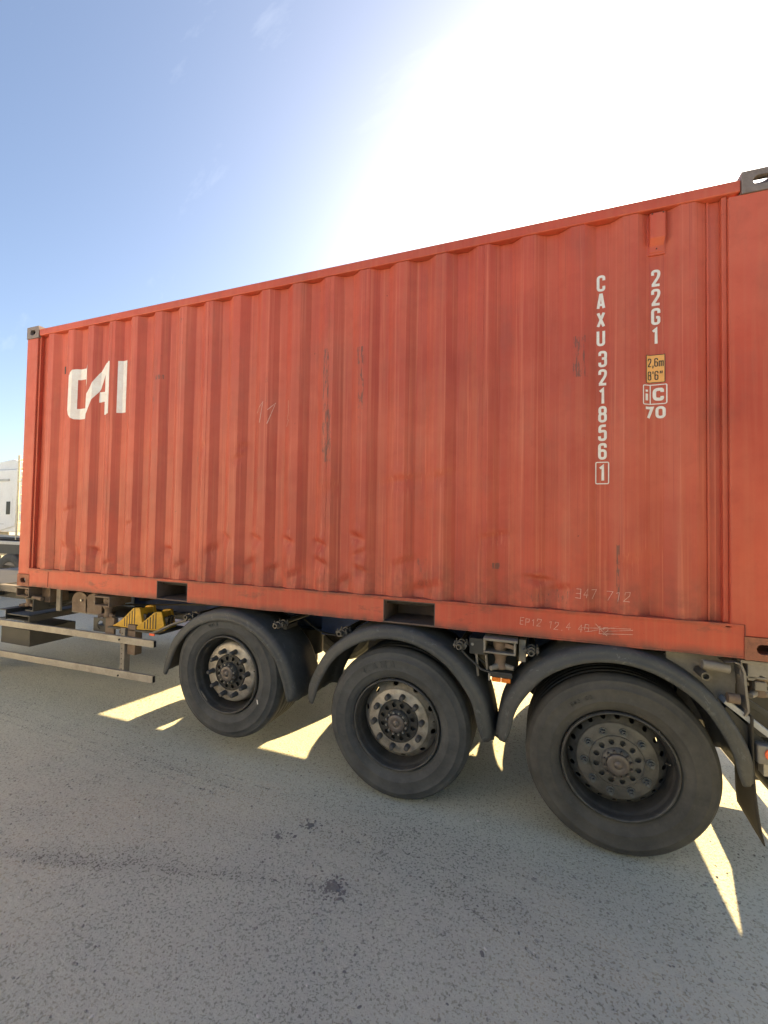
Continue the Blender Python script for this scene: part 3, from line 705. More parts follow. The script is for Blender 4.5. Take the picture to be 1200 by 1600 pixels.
def wheel(cx, cz, kind, tyre_mat, near=True):
    wh = part_empty('wheel', tr); wh.location = (cx, 0, cz)
    # everything modelled round the axle at the origin of the wheel
    m = MB(); m.lathe(tyre_mesh(None), 0, 0, 128)
    ty = m.build('tyre', tyre_mat, wh)
    for v_ in ty.data.vertices:   # contact patch squashed slightly
        if cz < .5:
            k_ = max(0, (-v_.co.z-.30)/.19)
            if v_.co.y < .10: v_.co.y -= .014*math.sin(min(1, k_)*PI*.75)**2*max(0, 1-abs(v_.co.x)/.3)
            if v_.co.z < -RT+.010: v_.co.z = -RT+.007+.1*(v_.co.z+RT)
    lip = [(.2975, -.006), (.2990, -.022), (.2955, -.031), (.2900, -.033), (.2850, -.029), (.2825, -.018), (.2800, .000), (.2790, .010), (.2740, .018), (.2700, .030), (.2680, .060)]
    barrel = lip+[(.262, .10), (.252, .14), (.250, .22), (.285, .33), (.296, .38)]
    m = MB(); m.lathe(barrel, 0, 0, 96); m.build('rim', 'rim_barrel', wh)
    D = {'silver_caps': .036, 'silver': .034, 'grey': .036}[kind]
    if kind == 'silver_caps':
        disc = [(.254, .15), (.244, .115), (.236, .085), (.233, .058), (.227, .047), (.216, D), (.142, D)]
        m = MB(); m.lathe(disc, 0, 0, 96); m.build('wheel_disc', 'rim_silver', wh)
        ph = .05
    else:
        nh = 10 if kind == 'silver' else 20
        r0, r1 = (.262, .215)
        def prof(t):   # t=0 outer, 1 inner edge of the cone band
            return (r0+(r1-r0)*t, .100+(D+.012-.100)*(t**.85))
        m = MB()
        scalloped_plate(m, prof, 0, 0, nh, .22 if nh == 10 else .22, .80 if nh == 10 else .76, 2*math.asin(.0195/.24) if nh == 10 else 2*math.asin(.0145/.24), phase=.13)
        m.lathe([(.215, D+.012), (.212, D+.004), (.206, D), (.142, D)], 0, 0, 96)
        m.lathe([(.262, .100), (.264, .14)], 0, 0, 96)
        m.build('wheel_disc', 'rim_silver' if kind == 'silver' else 'rim_grey', wh); ph = .12
    # brake drum shade behind the disc
    m = MB(); m.lathe([(.0, .20), (.245, .20), (.249, .30)], 0, 0, 48); m.build('brake_drum', 'dark', wh)
    # hub ring with windows, bolts and cap
    def hprof(t): return (.136+(.082-.136)*t, D-.004+(.0-.004)*t)
    m = MB(); m.lathe([(.142, D), (.141, D-.006), (.1365, D-.008), (.136, D-.004)], 0, 0, 64)
    scalloped_plate(m, hprof, 0, 0, 12, .20, .80, .27, phase=.0)
    m.lathe([(.082, D-.008), (.076, D-.030), (.060, D-.034)], 0, 0, 48)
    m.lathe([(.139, D+.02), (.0, D+.02)], 0, 0, 32)
    m.build('hub', 'hub' if kind != 'grey' else 'rim_grey', wh)
    m = MB(); m.lathe([(.060, D-.030), (.058, D-.046), (.054, D-.050), (.026, D-.052), (.024, D-.050), (.021, D-.050), (.019, D-.055), (.0, D-.056)], 0, 0, 40); m.build('hub_cap', 'hub_cap', wh)
    hb = None
    for i in range(12):
        a = 2*PI*i/12+.26
        if hb is None:
            q = MB(); q.ybolt(0, 0, -.012, .004, .0078, 6); q.tube([(0, -.018, 0), (0, -.010, 0)], .0045, 8); hb = q.build('hub_bolt', 'stud' if kind != 'grey' else 'hub_cap', wh); o = hb
        else: o = hb.copy(); C.objects.link(o); o.parent = wh
        o.location = (.0705*math.cos(a), D-.034, .0705*math.sin(a))
    nn = None
    for i in range(10):
        a = 2*PI*i/10+ph
        if nn is None:
            q = MB()
            if kind == 'silver_caps':
                q.tube([(0, -.062, 0), (0, -.058, 0), (0, -.030, 0), (0, -.010, 0), (0, .0, 0)], [.011, .0155, .0175, .0185, .021], 14); mt = 'nut_dark'
            elif kind == 'silver':
                q.tube([(0, -.044, 0), (0, -.040, 0), (0, -.014, 0), (0, .0, 0)], [.011, .0165, .0178, .0185], 14); mt = 'nut_dark'
            else:
                q.tube([(0, -.006, 0), (0, .001, 0)], .023, 18); q.tube([(0, -.026, 0), (0, -.005, 0)], .0165, 6, False); q.tube([(0, -.043, 0), (0, -.020, 0)], .0095, 10); mt = 'nut_steel'
            nn = q.build('wheel_nut', mt, wh); o = nn
        else: o = nn.copy(); C.objects.link(o); o.parent = wh
        o.location = (.1700*math.cos(a), D, .1700*math.sin(a))
    if kind == 'silver_caps':
        q = MB(); q.box(-.013, .013, .004, .014, -.045, .045); cl = q.build('balance_weight', 'clamp', wh, .003); cl.location = (-.205, -.030, -.199); cl.rotation_euler = (0, R(46-90), 0)
    vv = MB(); vv.tube([(.245, .05, .03), (.250, -.005, .05)], [.006, .004], 8); vv.build('valve_stem', 'clamp', wh)
    return wh
w1 = wheel(AX[0][0], AX[0][1], 'silver_caps', 'tyre'); w2 = wheel(AX[1][0], AX[1][1], 'silver', 'tyre'); w3 = wheel(AX[2][0], AX[2][1], 'grey', 'tyre_brown')
# raised maker's lettering on the second tyre's sidewall, faint on the others
def tyre_text(wh, txt, ang0, r, h_, w_, step, mat, t=.007, name='sidewall_lettering'):
    for i, ch in enumerate(txt):
        if ch == ' ': continue
        m = MB(); a = ang0-i*step
        for f in glyph(ch, -w_/2, -h_/2, w_, h_, t):
            vs = []
            for dy in (-.0455, -.040):
                for x, z in f:
                    rr_, aa = r+z, a-x/r
                    vs.append((rr_*math.cos(aa), dy, rr_*math.sin(aa)))
            n = len(f); m.add(vs, [tuple(range(n))]+[(k_, (k_+1) % n, n+(k_+1) % n, n+k_) for k_ in range(n)])
        m.build(name, mat, wh)
tyre_text(w2, 'KAMA', R(121), .397, .042, .042, R(9.2), 'tyre', .008)
tyre_text(w3, '385 65', R(128), .392, .022, .016, R(3.3), 'tyre_brown', .004)
tyre_text(w1, '385', R(112), .395, .030, .024, R(5), 'tyre', .006)
m = MB(); m.box(-.004, .004, -.0430, -.0400, -.016, .016); k_ = m.build('sidewall_mark', 'white', w1); k_.location = (.352*math.cos(R(-26)), .0, .352*math.sin(R(-26))); k_.rotation_euler = (0, R(-12), 0)
# far side wheels
for ax, az in AX:
    wh = part_empty('wheel', tr); wh.location = (ax, 0, az)
    m = MB(); m.lathe([(r, W-y) for r, y in tyre_mesh(None)], 0, 0, 64); m.build('tyre', 'tyre', wh)
    m = MB(); m.lathe([(.298, W-.01), (.27, W-.04), (.25, W-.2), (.1, W-.21), (.0, W-.21)], 0, 0, 48); m.lathe([(.298, W-.38), (.25, W-.25), (.0, W-.25)], 0, 0, 48); m.build('rim', 'rim_grey', wh)
    m = MB(); m.tube([(ax, .21, az), (ax, W-.21, az)], .075, 16); m.build('axle', 'black_steel', tr)
    for yy in (.74, 1.62):
        m = MB(); m.tube([(ax+.30, yy+.04, az-.03 if az < .6 else az+.0), (ax+.30, yy+.04, az+.22)], .11, 16); m.build('air_spring', 'black_steel', tr)
        m = MB(); m.prism([(ax-.50, az+.33), (ax-.35, az+.33), (ax-.36, az+.05), (ax+.35, az-.09), (ax+.35, az-.03), (ax-.4, az+.16), (ax-.46, az+.05), (ax-.52, az+.1)], 'y', yy, yy+.08); m.build('trailing_arm', 'black_steel', tr, .004)
# mudguards: rolled-edge arches with a ridge along the outer lip
def mudguard(cx, zc_, a, b, t0, t1, y0, y1, flip=False):
    """cross-section swept round an ellipse of half axes a, b"""
    # (radial offset from the inner lip edge, y)
    wd = y1-y0
    cs = [(.0, y0+.016), (-.002, y0+.006), (.003, y0), (.026, y0-.002), (.030, y0+.004), (.050, y0+.006), (.066, y0+.013), (.078, y0+.028), (.083, y0+.050), (.084, y0+wd*.3), (.090, y0+wd*.34), (.091, y0+wd*.66), (.084, y0+wd*.7),
          (.083, y1-.05), (.075, y1-.022), (.058, y1-.008), (.0, y1)]
    th_ = .005
    inner = [(r_-(th_ if i > 2 else 0), y_+(th_*(1 if y_ < (y0+y1)/2 else -1) if i > 1 else 0)) for i, (r_, y_) in enumerate(cs)]
    loop = cs+inner[::-1]; n = len(loop); seg = 56; vs = []; fs = []
    for i in range(seg+1):
        t = t0+(t1-t0)*i/seg; e = min(i, seg-i)/3.0; sq = 1 if e >= 1 else .55+.45*math.sin(e*PI/2)
        nx_, nz_ = math.cos(t)/a, math.sin(t)/b; l_ = math.hypot(nx_, nz_); nx_, nz_ = nx_/l_, nz_/l_
        wob = 1+.006*math.sin(i*.7+cx*3)
        for r_, y_ in loop:
            rr_ = r_*1.0
            if e < 1 and y_ < y0+.05: rr_ = .04+(r_-.04)*sq
            vs.append((cx+a*wob*math.cos(t)+rr_*nx_, y_, zc_+b*math.sin(t)+rr_*nz_))
    for i in range(seg):
        for k in range(n): k2 = (k+1) % n; fs.append((i*n+k, i*n+k2, (i+1)*n+k2, (i+1)*n+k))
    fs += [tuple(range(n)), tuple(seg*n+k for k in reversed(range(n)))]
    m = MB(); m.add(vs, fs, True); return m.build('mudguard', 'guard', tr)
GD = [(2.590, .50, .556, .545, R(174), R(2)), (3.962, .49, .572, .565, R(175), R(1)), (5.272, .49, .566, .575, R(177), R(3))]
for cx, zc_, a, b, t0, t1 in GD:
    mudguard(cx, zc_, a, b, t0, t1, -.055, .375); mudguard(cx, zc_, a, b, t0, t1, W-.375, W+.055)
# clamped mounting tubes
for tx, tz in ((2.184, 1.034), (3.036, 1.048), (3.562, 1.044), (4.400, 1.050), (4.832, 1.062), (5.702, 1.045)):
    big = tx > 5.5
    e = MB(); e.tube([(tx, -.035, tz), (tx, .72, tz)], .0215 if big else .0185, 16, hollow=.015 if big else .0115)
    tb = e.build('mounting_tube', 'clamp', tr)
    if not big:
        for yy in (.005, .075):
            q = MB(); q.tube([(tx, yy, tz), (tx, yy+.016, tz)], .0265, 16); q.ybolt(tx+.034, tz+.012, yy-.002, yy+.018, .006, 6)
            q.box(tx-.045, tx-.022, yy, yy+.014, tz-.008, tz+.010); q.box(tx+.020, tx+.045, yy, yy+.014, tz-.008, tz+.010)
            q.tube([(tx-.034, yy+.007, tz-.020), (tx-.034, yy+.007, tz+.026)], .0045, 8); q.tube([(tx+.034, yy+.007, tz-.020), (tx+.034, yy+.007, tz+.026)], .0045, 8)
            q.build('clamp', 'clamp', tb, .001)
    s_ = MB(); s_.box(tx-.016, tx+.016, .10, .26, tz-.055, tz-.022); s_.build('bracket', 'black_steel', tb, .003)
# twist locks and their brackets
def twistlock(x, z_top, y, spread=.1, nut='grey_steel'):
    t_ = MB(); t_.box(x-.098, x+.105, y-.07, y+.16, z_top-.016, z_top); t_.box(x-.098, x-.086, y-.06, y+.16, z_top-.082, z_top-.017); t_.box(x+.082, x+.094, y-.06, y+.16, z_top-.082, z_top-.017)
    t_.box(x-.097, x+.093, y-.06, y+.10, z_top-.094, z_top-.083)
    o = t_.build('twistlock_bracket', nut, tr, .003)
    q = MB(); 
    def vl(prof, seg=20):
        vs = []; m_ = len(prof)
        for i in range(seg):
            a = 2*PI*i/seg
            for r_, z_ in prof: vs.append((x+r_*math.cos(a), y+.01+r_*math.sin(a), z_))
        q.add(vs, [(i*m_+k, ((i+1) % seg)*m_+k, ((i+1) % seg)*m_+k+1, i*m_+k+1) for i in range(seg) for k in range(m_-1)], True)
    vl([(.030, z_top-.017), (.044, z_top-.022), (.044, z_top-.06), (.034, z_top-.082)]); vl([(.044, z_top-.0945), (.046, z_top-.108), (.034, z_top-.125), (.030, z_top-.16), (.040, z_top-.178), (.040, z_top-.196), (.0, z_top-.197)])
    q.box(x+.03, x+.085, y-.05, y-.02, z_top-.055, z_top-.030, rot=(0, R(12), 0)); q.build('twistlock', 'brown_steel', o)
    hN = MB(); 
    for i in range(3):
        a = R(100+120*i+10); hN.tube([(x+.02*math.cos(a), y+.01+.02*math.sin(a), z_top-.180), (x+.082*math.cos(a), y+.01+.082*math.sin(a), z_top-.186)], [.020, .014], 10)
    hN.build('hand_nut', 'grey_steel' if nut == 'grey_steel' else 'brown_steel', o, .002)
    return o
twistlock(4.650, 1.126, .030); twistlock(1.185, 1.128, .060, nut='brown_steel'); twistlock(.085, 1.136, .06, nut='brown_steel'); twistlock(5.965, 1.140, .08)
bx('bracket', 'black_steel', tr, 4.455, 4.549, .045, .06, .995, 1.095); MB().ybolt(4.475, 1.058, .036, .05, .009, 10).build('bolt', 'stud', tr)
bx('bracket', 'grey_steel', tr, 4.76, 4.80, .03, .20, .985, 1.12)
MB().tube([(4.415, -.01, 1.025), (4.455, .02, .975), (4.535, .02, .912), (4.575, .02, .903), (4.72, .02, .903)], .0075, 8).build('lamp_stay', 'black_steel', tr)
lm = bx('marker_lamp', 'black_ink', tr, 4.592, 4.722, .010, .034, .878, .902)
for x0 in (4.600, 4.658): bx('lens', 'orange', lm, x0, x0+.055, .0035, .030, .852, .8775, bevel=.003)
bx('lamp_plug', 'stud', lm, 4.578, 4.591, .012, .030, .85, .895)
for x0, z0 in ((4.50, .86), (4.56, .90)): MB().tube([(x0, .05, 1.0), (x0+.01, .05, z0)], .009, 8).build('bracket', 'grey_steel', tr)
# folded outrigger ears and pale deck plate at the front
for x in (.755, .945):
    pts = [(x-.105, .93), (x-.105, 1.045)]+[(x+.0+.105*math.cos(a), 1.045+.075*math.sin(a)) for a in [PI-PI*i/12 for i in range(13)]]+[(x+.105, .93)]
    e = MB(); e.prism(pts, 'y', .10, .125); e.build('outrigger_ear', 'brown_steel', tr, .003)
    MB().ybolt(x+.03, 1.045, .088, .102, .012, 10).build('bolt', 'stud', tr)
m = MB(); m.add([(.62, .12, .925), (1.45, .10, .93), (1.60, .55, .90), (.55, .65, .885), (.62, .12, .915), (1.45, .10, .92), (1.60, .55, .89), (.55, .65, .875)], [(0,1,2,3), (7,6,5,4), (0,4,5,1), (1,5,6,2), (2,6,7,3), (3,7,4,0)])
m.build('outrigger_plate', 'grey_steel', tr, .002)
m = MB(); # dark bracket with a round window under the outrigger
n = 28; cxx, czz = 1.065, .842
outp = []; inn = []
for i in range(n):
    t_ = 2*PI*i/n+PI/4; ca, sa = math.cos(t_), math.sin(t_); k = min(1/max(abs(ca), 1e-6), 1/max(abs(sa), 1e-6)); outp.append((cxx+ca*k*.085, czz+sa*k*.062)); inn.append((cxx+.008+.042*ca, czz+.040*sa))
for y_ in (.08, .088): m.add([(a_, y_, b_) for a_, b_ in outp]+[(a_, y_, b_) for a_, b_ in inn], [(i, (i+1) % n, n+(i+1) % n, n+i) for i in range(n)])
m.add([(a_, .08, b_) for a_, b_ in outp]+[(a_, .088, b_) for a_, b_ in outp], [(i, (i+1) % n, n+(i+1) % n, n+i) for i in range(n)])
m.add([(a_, .08, b_) for a_, b_ in inn]+[(a_, .088, b_) for a_, b_ in inn], [(i, (i+1) % n, n+(i+1) % n, n+i) for i in range(n)])
m.build('bracket', 'black_steel', tr)
m = MB(); m.box(1.16, 1.27, .06, .08, .77, .93); m.build('bracket', 'brown_steel', tr, .003)
MB().tube([(1.30, .10, .80), (1.75, .30, .86)], .018, 10).build('brace', 'brown_steel', tr); MB().tube([(1.30, .10, .74), (1.42, .30, .92)], .016, 10).build('brace', 'brown_steel', tr)
# side guard: two aluminium rails on drilled posts
def guard_rail(zf, h_):
    n = 24; m = MB(); vs = []
    for i in range(n+1):
        x = -2.2+(1.848+2.2)*i/n; z0, z1 = zf(x), zf(x)+h_; y0 = -.030+.012*math.sin(x*1.7)*.3
        vs += [(x, y0, z0), (x, y0+.028, z0), (x, y0+.028, z1), (x, y0, z1)]
    m.add(vs, [(i*4+a, i*4+(a+1) % 4, i*4+4+(a+1) % 4, i*4+4+a) for i in range(n) for a in range(4)])
    m.add([vs[0], vs[1], vs[2], vs[3]], [(0, 1, 2, 3)])
    r = m.build('side_guard_rail', 'alu', tr, .003)
    x = 1.848; z0 = zf(x)
    bx('rail_end', 'dark', r, x-.0015, x+.0015, -.024, -.006, z0+.006, z0+h_-.006, bevel=0)
    return r
guard_rail(lambda x: .739+.0045*x, .058); guard_rail(lambda x: .437+.013*max(0, x-.2)-.004, .060)
for px_ in (1.43, -1.55):
    p_ = MB(); p_.box(px_, px_+.052, .0, .006, .44, .87); p_.box(px_+.046, px_+.052, .0061, .055, .44, .87)
    p_ = p_.build('guard_post', 'grey_steel', tr, .001)
    for i in range(9): MB().ybolt(px_+.020, .47+.044*i, -.0015, .0005, .0055, 8).build('bolt_hole', 'black_ink', p_)
    bx('bracket', 'brown_steel', tr, px_+.056, px_+.15, .02, .09, .64, .90)
for z_ in (.468, .776): MB().ybolt(1.452, z_, -.0345, -.028, .008, 8).build('bolt', 'dark', tr)
# chock carrier
bx('chock_carrier', 'black_steel', tr, 1.24, 1.86, .02, .30, .845, .860)
bx('bracket', 'clamp', tr, 1.78, 1.90, -.02, .03, .868, .885, rot=(0, R(-20), 0)); bx('reflector', 'red_lens', tr, 1.79, 1.85, -.026, -.019, .845, .865)
MB().tube([(1.88, -.01, .89), (2.0, .01, .95), (2.15, .02, 1.0)], .012, 8).build('bracket', 'clamp', tr)
# front end: dark channels and landing-gear box
def channel(x, y0, y1, z0, z1, d=.07, mat='black_steel', name='cross_beam'):
    m = MB(); m.box(x-d, x, y0, y1, z1-.012, z1); m.box(x-.01, x, y0, y1, z0+.0121, z1-.0121); m.box(x-d, x, y0, y1, z0, z0+.012); return m.build(name, mat, tr, .002)
channel(.22, .02, 2.4, .90, 1.03, .12); channel(-.14, -.01, 2.4, .80, .90, .10); channel(.20, -.0, 1.2, .80, .86, .34)
channel(-.75, .02, 2.4, .95, 1.08, .10)
bx('front_deck', 'black_steel', tr, -2.5, -.28, .30, 2.15, .93, 1.07)
bx('deck_rail', 'grey_steel', tr, -2.5, -.28, .235, .299, 1.01, 1.08)
bx('landing_leg_box', 'black_steel', tr, -.52, -.05, .16, .62, .49, .66)
bx('landing_leg', 'black_steel', tr, -1.45, -1.30, .30, .45, .20, 1.05); bx('landing_leg', 'black_steel', tr, -1.45, -1.30, 1.98, 2.13, .20, 1.05)
bx('landing_foot', 'black_steel', tr, -1.52, -1.23, .24, .51, .13, .199); bx('landing_foot', 'black_steel', tr, -1.52, -1.23, 1.92, 2.19, .13, .199)
bx('bracket', 'brown_steel', tr, .17, .30, .12, .30, .98, 1.12); MB().tube([(.20, .03, 1.04), (.33, .03, 1.03)], .018, 10).build('twistlock_handle', 'brown_steel', tr)
bx('bracket', 'grey_steel', tr, .36, .42, .14, .16, .90, 1.12)
# rear: curved end plate, rear bolster, underrun guard and lamps
pts = [(5.800, 1.130), (5.845, 1.138), (5.880, 1.128), (5.897, 1.08), (5.905, 1.00), (5.915, .915), (5.905, .868), (5.875, .862), (5.860, .90), (5.850, .98), (5.835, 1.04), (5.80, 1.07)]
MB().prism([(5.55, 1.128), (5.86, 1.128), (5.872, 1.05), (5.868, .90), (5.86, .80), (5.80, .82), (5.68, .95), (5.55, 1.06)], 'y', .085, .095).build('end_plate', 'grey_steel', tr, .002)
m = MB(); arc = [(5.800, 1.122), (5.840, 1.130), (5.868, 1.118), (5.882, 1.08), (5.886, 1.02), (5.892, .95), (5.898, .885), (5.885, .858)]
for k in range(len(arc)-1):
    (a0, b0), (a1, b1) = arc[k], arc[k+1]
    m.add([(a0, -.01, b0), (a1, -.01, b1), (a1, .10, b1), (a0, .10, b0), (a0-.010, -.01, b0-.002), (a1-.010, -.01, b1-.002), (a1-.010, .10, b1-.002), (a0-.010, .10, b0-.002)], [(0,1,2,3), (7,6,5,4), (0,4,5,1), (1,5,6,2), (2,6,7,3), (3,7,4,0)], False)
m.build('end_flange', 'grey_steel', tr)
MB().tube([(5.70, .02, 1.095), (5.82, .02, 1.085)], .026, 12).build('pivot', 'grey_steel', tr); MB().tube([(5.805, .00, .940), (5.855, .00, .938)], .026, 12).build('bump_stop', 'brown_steel', tr)
m = MB(); m.prism([(5.90, 1.125), (6.10, 1.125), (6.10, 1.055), (5.985, 1.055), (5.955, 1.065), (5.925, 1.035), (5.90, 1.035)], 'y', .02, .08); m.build('rear_bolster', 'grey_steel', tr, .003)
bx('rear_bolster', 'grey_steel', tr, 5.95, 6.08, .081, 2.40, 1.02, 1.125)
bx('twistlock_handle', 'brown_steel', tr, 5.93, 6.06, .10, .15, 1.00, 1.035); bx('bracket', 'grey_steel', tr, 5.935, 5.985, .03, .07, .985, 1.03)
bx('underrun_stay', 'grey_steel', tr, 5.92, 6.30, .30, .36, .93, .965)
# diagonal bumper arm; its lit top face is put into the plate's pale colour
def bar(p, q, w_, h_, name, mat, parent=tr):
    p, q = Vector(p), Vector(q); d = (q-p).normalized(); s1 = d.cross(Vector((0, 0, 1))).normalized()*w_/2; u = s1.cross(d).normalized()*h_/2
    vs = [c+a*s1+b*u for c in (p, q) for a, b in ((-1, -1), (1, -1), (1, 1), (-1, 1))]
    return MB().add(vs, [(0,1,2,3), (7,6,5,4), (0,4,5,1), (1,5,6,2), (2,6,7,3), (3,7,4,0)]).build(name, mat, parent, .003)
bar((5.80, .06, .915), (6.12, .06, .665), .10, .028, 'underrun_arm', 'light_grey')
bar((5.78, .075, .845), (6.02, .075, .62), .08, .10, 'underrun_arm', 'black_steel')
bar((5.92, .16, .900), (6.22, .16, .70), .03, .03, 'underrun_arm', 'black_steel')
bx('underrun_bar', 'black_steel', tr, 6.34, 6.44, .02, 2.43, .40, .54, bevel=.02); MB().prism([(.42, .34), (1.40, .34), (1.38, .45), (1.16, .52), (1.47, .95), (.42, .95)], 'x', 6.03, 6.27).build('rear_sun_blocker', 'black_steel', tr, .01); MB().tube([(6.09, .0, .45), (6.09, .419, .45)], .058, 18).build('bar_end', 'black_steel', tr)  # box at the rear added and shaped to trim the sunlit ground patch
lc = MB().box(5.925, 6.06, -.02, .10, .63, .725).build('tail_lamp', 'grey_steel', tr, .008)
MB().tube([(5.985, -.026, .685), (5.985, -.014, .685)], .032, 20).build('lens', 'red_lens', lc); MB().tube([(6.04, -.026, .685), (6.04, -.014, .685)], .026, 20).build('lens', 'red_lens', lc)
bx('lamp_bracket', 'alu', lc, 5.955, 6.02, .0, .06, .565, .628)
bar((5.985, .03, .60), (6.20, .03, .47), .06, .03, 'lamp_guard', 'light_grey')
bx('cross_beam', 'black_steel', tr, 5.68, 5.74, .40, 2.04, .74, 1.015)  # plate added to block light showing through the last wheel arch
bx('cross_beam', 'black_steel', tr, 4.52, 4.73, .40, 2.04, .76, 1.015)  # deep plate added to stop sun between the second and third wheels
bx('light_leak_plate', 'black_steel', tr, 5.30, 5.60, .44, .46, .80, 1.08); bx('light_leak_plate', 'black_steel', tr, 5.601, 5.93, .44, .46, .64, 1.08)  # dark plates added to close bright gaps behind the last mudguard
# curling rubber mudflap behind the last wheel
m = MB(); rows = 16; vs = []
for i in range(rows+1):
    t = i/rows
    for j in range(9):
        q_ = j/8; zb0 = .222+.09*q_; z_ = .86+(zb0-.86)*t
        x_ = 5.905+.045*t*t*t-.03*q_*t*t-.006*q_; y_ = -.012+.215*q_-.02*math.sin(t*3)*q_
        vs.append((x_, y_, z_))
m.add(vs, [(i*9+j, i*9+j+1, (i+1)*9+j+1, (i+1)*9+j) for i in range(rows) for j in range(8)], True)
fl = m.build('mudflap', 'flap', tr, fix=False); sol = fl.modifiers.new('thick', 'SOLIDIFY'); sol.thickness = .007
# far side guards
m = MB(); m.box(-2.2, 1.30, W+.002, W+.03, .735, .795); m.build('side_guard_rail', 'alu', tr, .002)
m = MB(); m.box(-2.2, 1.30, W+.002, W+.03, .435, .495); m.build('side_guard_rail', 'alu', tr, .002)
bx('shade_box', 'black_steel', tr, -.4, .60, 1.95, 2.36, .42, 1.0)  # unseen box added on the far side to bound the sunlit strip
MB().tube([(1.72, 2.12, .86), (2.05, 2.12, .86)], .13, 20).build('shade_cylinder', 'black_steel', tr)  # unseen cylinder added to narrow the sunlit strip ahead of the wheels
bx('sun_block_box', 'black_steel', tr, 3.00, 3.60, 2.08, 2.30, 1.06, 1.13); bx('sun_block_box', 'black_steel', tr, 4.28, 4.85, 2.08, 2.40, .84, 1.12)  # unseen boxes added to cut back sun patches between the wheels
# air lines and cables hanging under the floor
for pts_ in ([(.5, .35, 1.05), (.8, .32, .98), (1.3, .34, 1.0), (1.8, .36, 1.04), (2.2, .4, 1.06)], [(3.0, .45, 1.0), (3.15, .42, .93), (3.3, .44, .90), (3.5, .45, .95), (3.6, .46, 1.03)], [(4.42, .10, 1.07), (4.50, .09, .97), (4.56, .08, .93), (4.60, .07, .905)],
             [(4.78, .22, 1.06), (4.84, .20, .98), (4.95, .22, 1.05)], [(5.60, .2, 1.06), (5.72, .16, .99), (5.80, .15, 1.04)], [(-.1, .2, 1.0), (.15, .17, .93), (.4, .2, .96), (.6, .25, 1.04)]):
    P_ = [Vector(p) for p in pts_]; sm_ = []
    for i in range(len(P_)-1):
        a, b, c, d = P_[max(i-1, 0)], P_[i], P_[i+1], P_[min(i+2, len(P_)-1)]
        for k in range(6):
            t = k/6; sm_.append(.5*((2*b)+(c-a)*t+(2*a-5*b+4*c-d)*t*t+(3*b-a-3*c+d)*t**3))
    sm_.append(P_[-1]); MB().tube(sm_, .0085, 8).build('air_hose', 'black_ink', tr)

# ------------------------------------------------------------ wheel chocks
def chock(x, y, z, sc_, label):
    t_ = thing('wheel_chock', label, 'wheel chock', 'wheel chocks stowed on the trailer', (x, y, z))
    pr = [(-.25, 0), (-.235, .012)]+[(-.235+.205*i/6, .012+.150*(i/6)**1.25) for i in range(1, 7)]+[(.0, .168), (.045, .168), (.085, 0)]
    for y0, y1 in ((.0, .030), (.135, .165)): MB().prism([(a*sc_, b*sc_) for a, b in pr], 'y', y0, y1).build('side_cheek', 'chock', t_, .004)
    m = MB(); m.prism([(-.23*sc_, .003), (-.16*sc_, .035), (-.03*sc_, .150*sc_), (.04*sc_, .160*sc_), (.078*sc_, .003)], 'y', .0301, .1349); m.build('chock_body', 'chock', t_)
    for i in range(5):
        xx_ = (-.12+.027*i)*sc_; zt = (.075+.022*i)*sc_
        bx('slot', 'black_ink', t_, xx_, xx_+.008, -.002, .004, .012, zt, bevel=0)
    for i in range(3):
        bx('rib', 'black_ink', t_, .010*sc_+.0+i*.0, .075*sc_-i*.012, -.002+.045*i+.02, .024+.045*i+.02, .02+.04*0, .13*sc_, bevel=0) if False else bx('slot', 'black_ink', t_, .052*sc_, .0535*sc_+.030, .022+.042*i, .034+.042*i, .02, .12*sc_, bevel=0, rot=(0, R(13), 0))
    return t_
c1 = chock(1.545, .045, .8605, 1.10, 'front yellow ribbed wheel chock on the carrier, its slope facing the front of the trailer')
c2 = chock(1.760, .075, .8605, .95, 'second yellow wheel chock tucked behind the first, beside the front mudguard')
c2.rotation_euler = (0, 0, R(14))

# ------------------------------------------------------------ background vehicles on the left
cabt = thing('truck_cab', 'white semi truck cab parked in the yard beyond the left end of the container', 'truck')
Y0 = 6.0
def cabpoly(name, pts, y0, y1, mat, bevel=.03): return MB().prism(pts, 'y', y0, y1).build(name, mat, cabt, bevel)
cabpoly('cab_body', [(-13.4, 1.35), (-10.88, 1.35), (-10.84, 1.62), (-10.86, 3.30), (-10.95, 3.38), (-12.8, 3.38), (-13.15, 3.1), (-13.45, 2.3)], Y0, Y0+2.45, 'white_paint')
cabpoly('roof_fairing', [(-12.9, 3.40), (-10.95, 3.40), (-10.92, 3.62), (-11.4, 3.74), (-12.2, 3.66)], Y0+.15, Y0+2.3, 'white_paint')
cabpoly('side_fairing', [(-11.75, 1.36), (-10.86, 1.56), (-10.80, 3.32), (-11.02, 3.36), (-11.02, 1.72), (-11.75, 1.52)], Y0-.035, Y0-.004, 'white_paint', .01)
bx('side_window', 'glass', cabt, -11.36, -11.16, Y0-.02, Y0-.004, 1.92, 2.34, bevel=.02)
MB().box(-11.44, -11.08, Y0-.010, Y0-.003, 1.82, 2.44).build('window_seal', 'white_paint', cabt, .01)
bx('body_seam', 'light_grey', cabt, -13.3, -10.95, Y0-.006, Y0-.001, 1.60, 1.615, bevel=0)
bx('wind_deflector', 'white_paint', cabt, -10.86, -10.60, Y0+.0, Y0+.03, 1.70, 3.30, bevel=.01)
bx('trim_strip', 'light_grey', cabt, -11.9, -11.25, Y0-.03, Y0-.004, 3.0, 3.07)
bx('door_window', 'glass', cabt, -13.0, -12.1, Y0-.01, Y0-.003, 2.2, 3.0, bevel=.02)
bx('step', 'light_grey', cabt, -13.3, -11.9, Y0-.02, Y0+.4, .55, 1.33, bevel=.02)
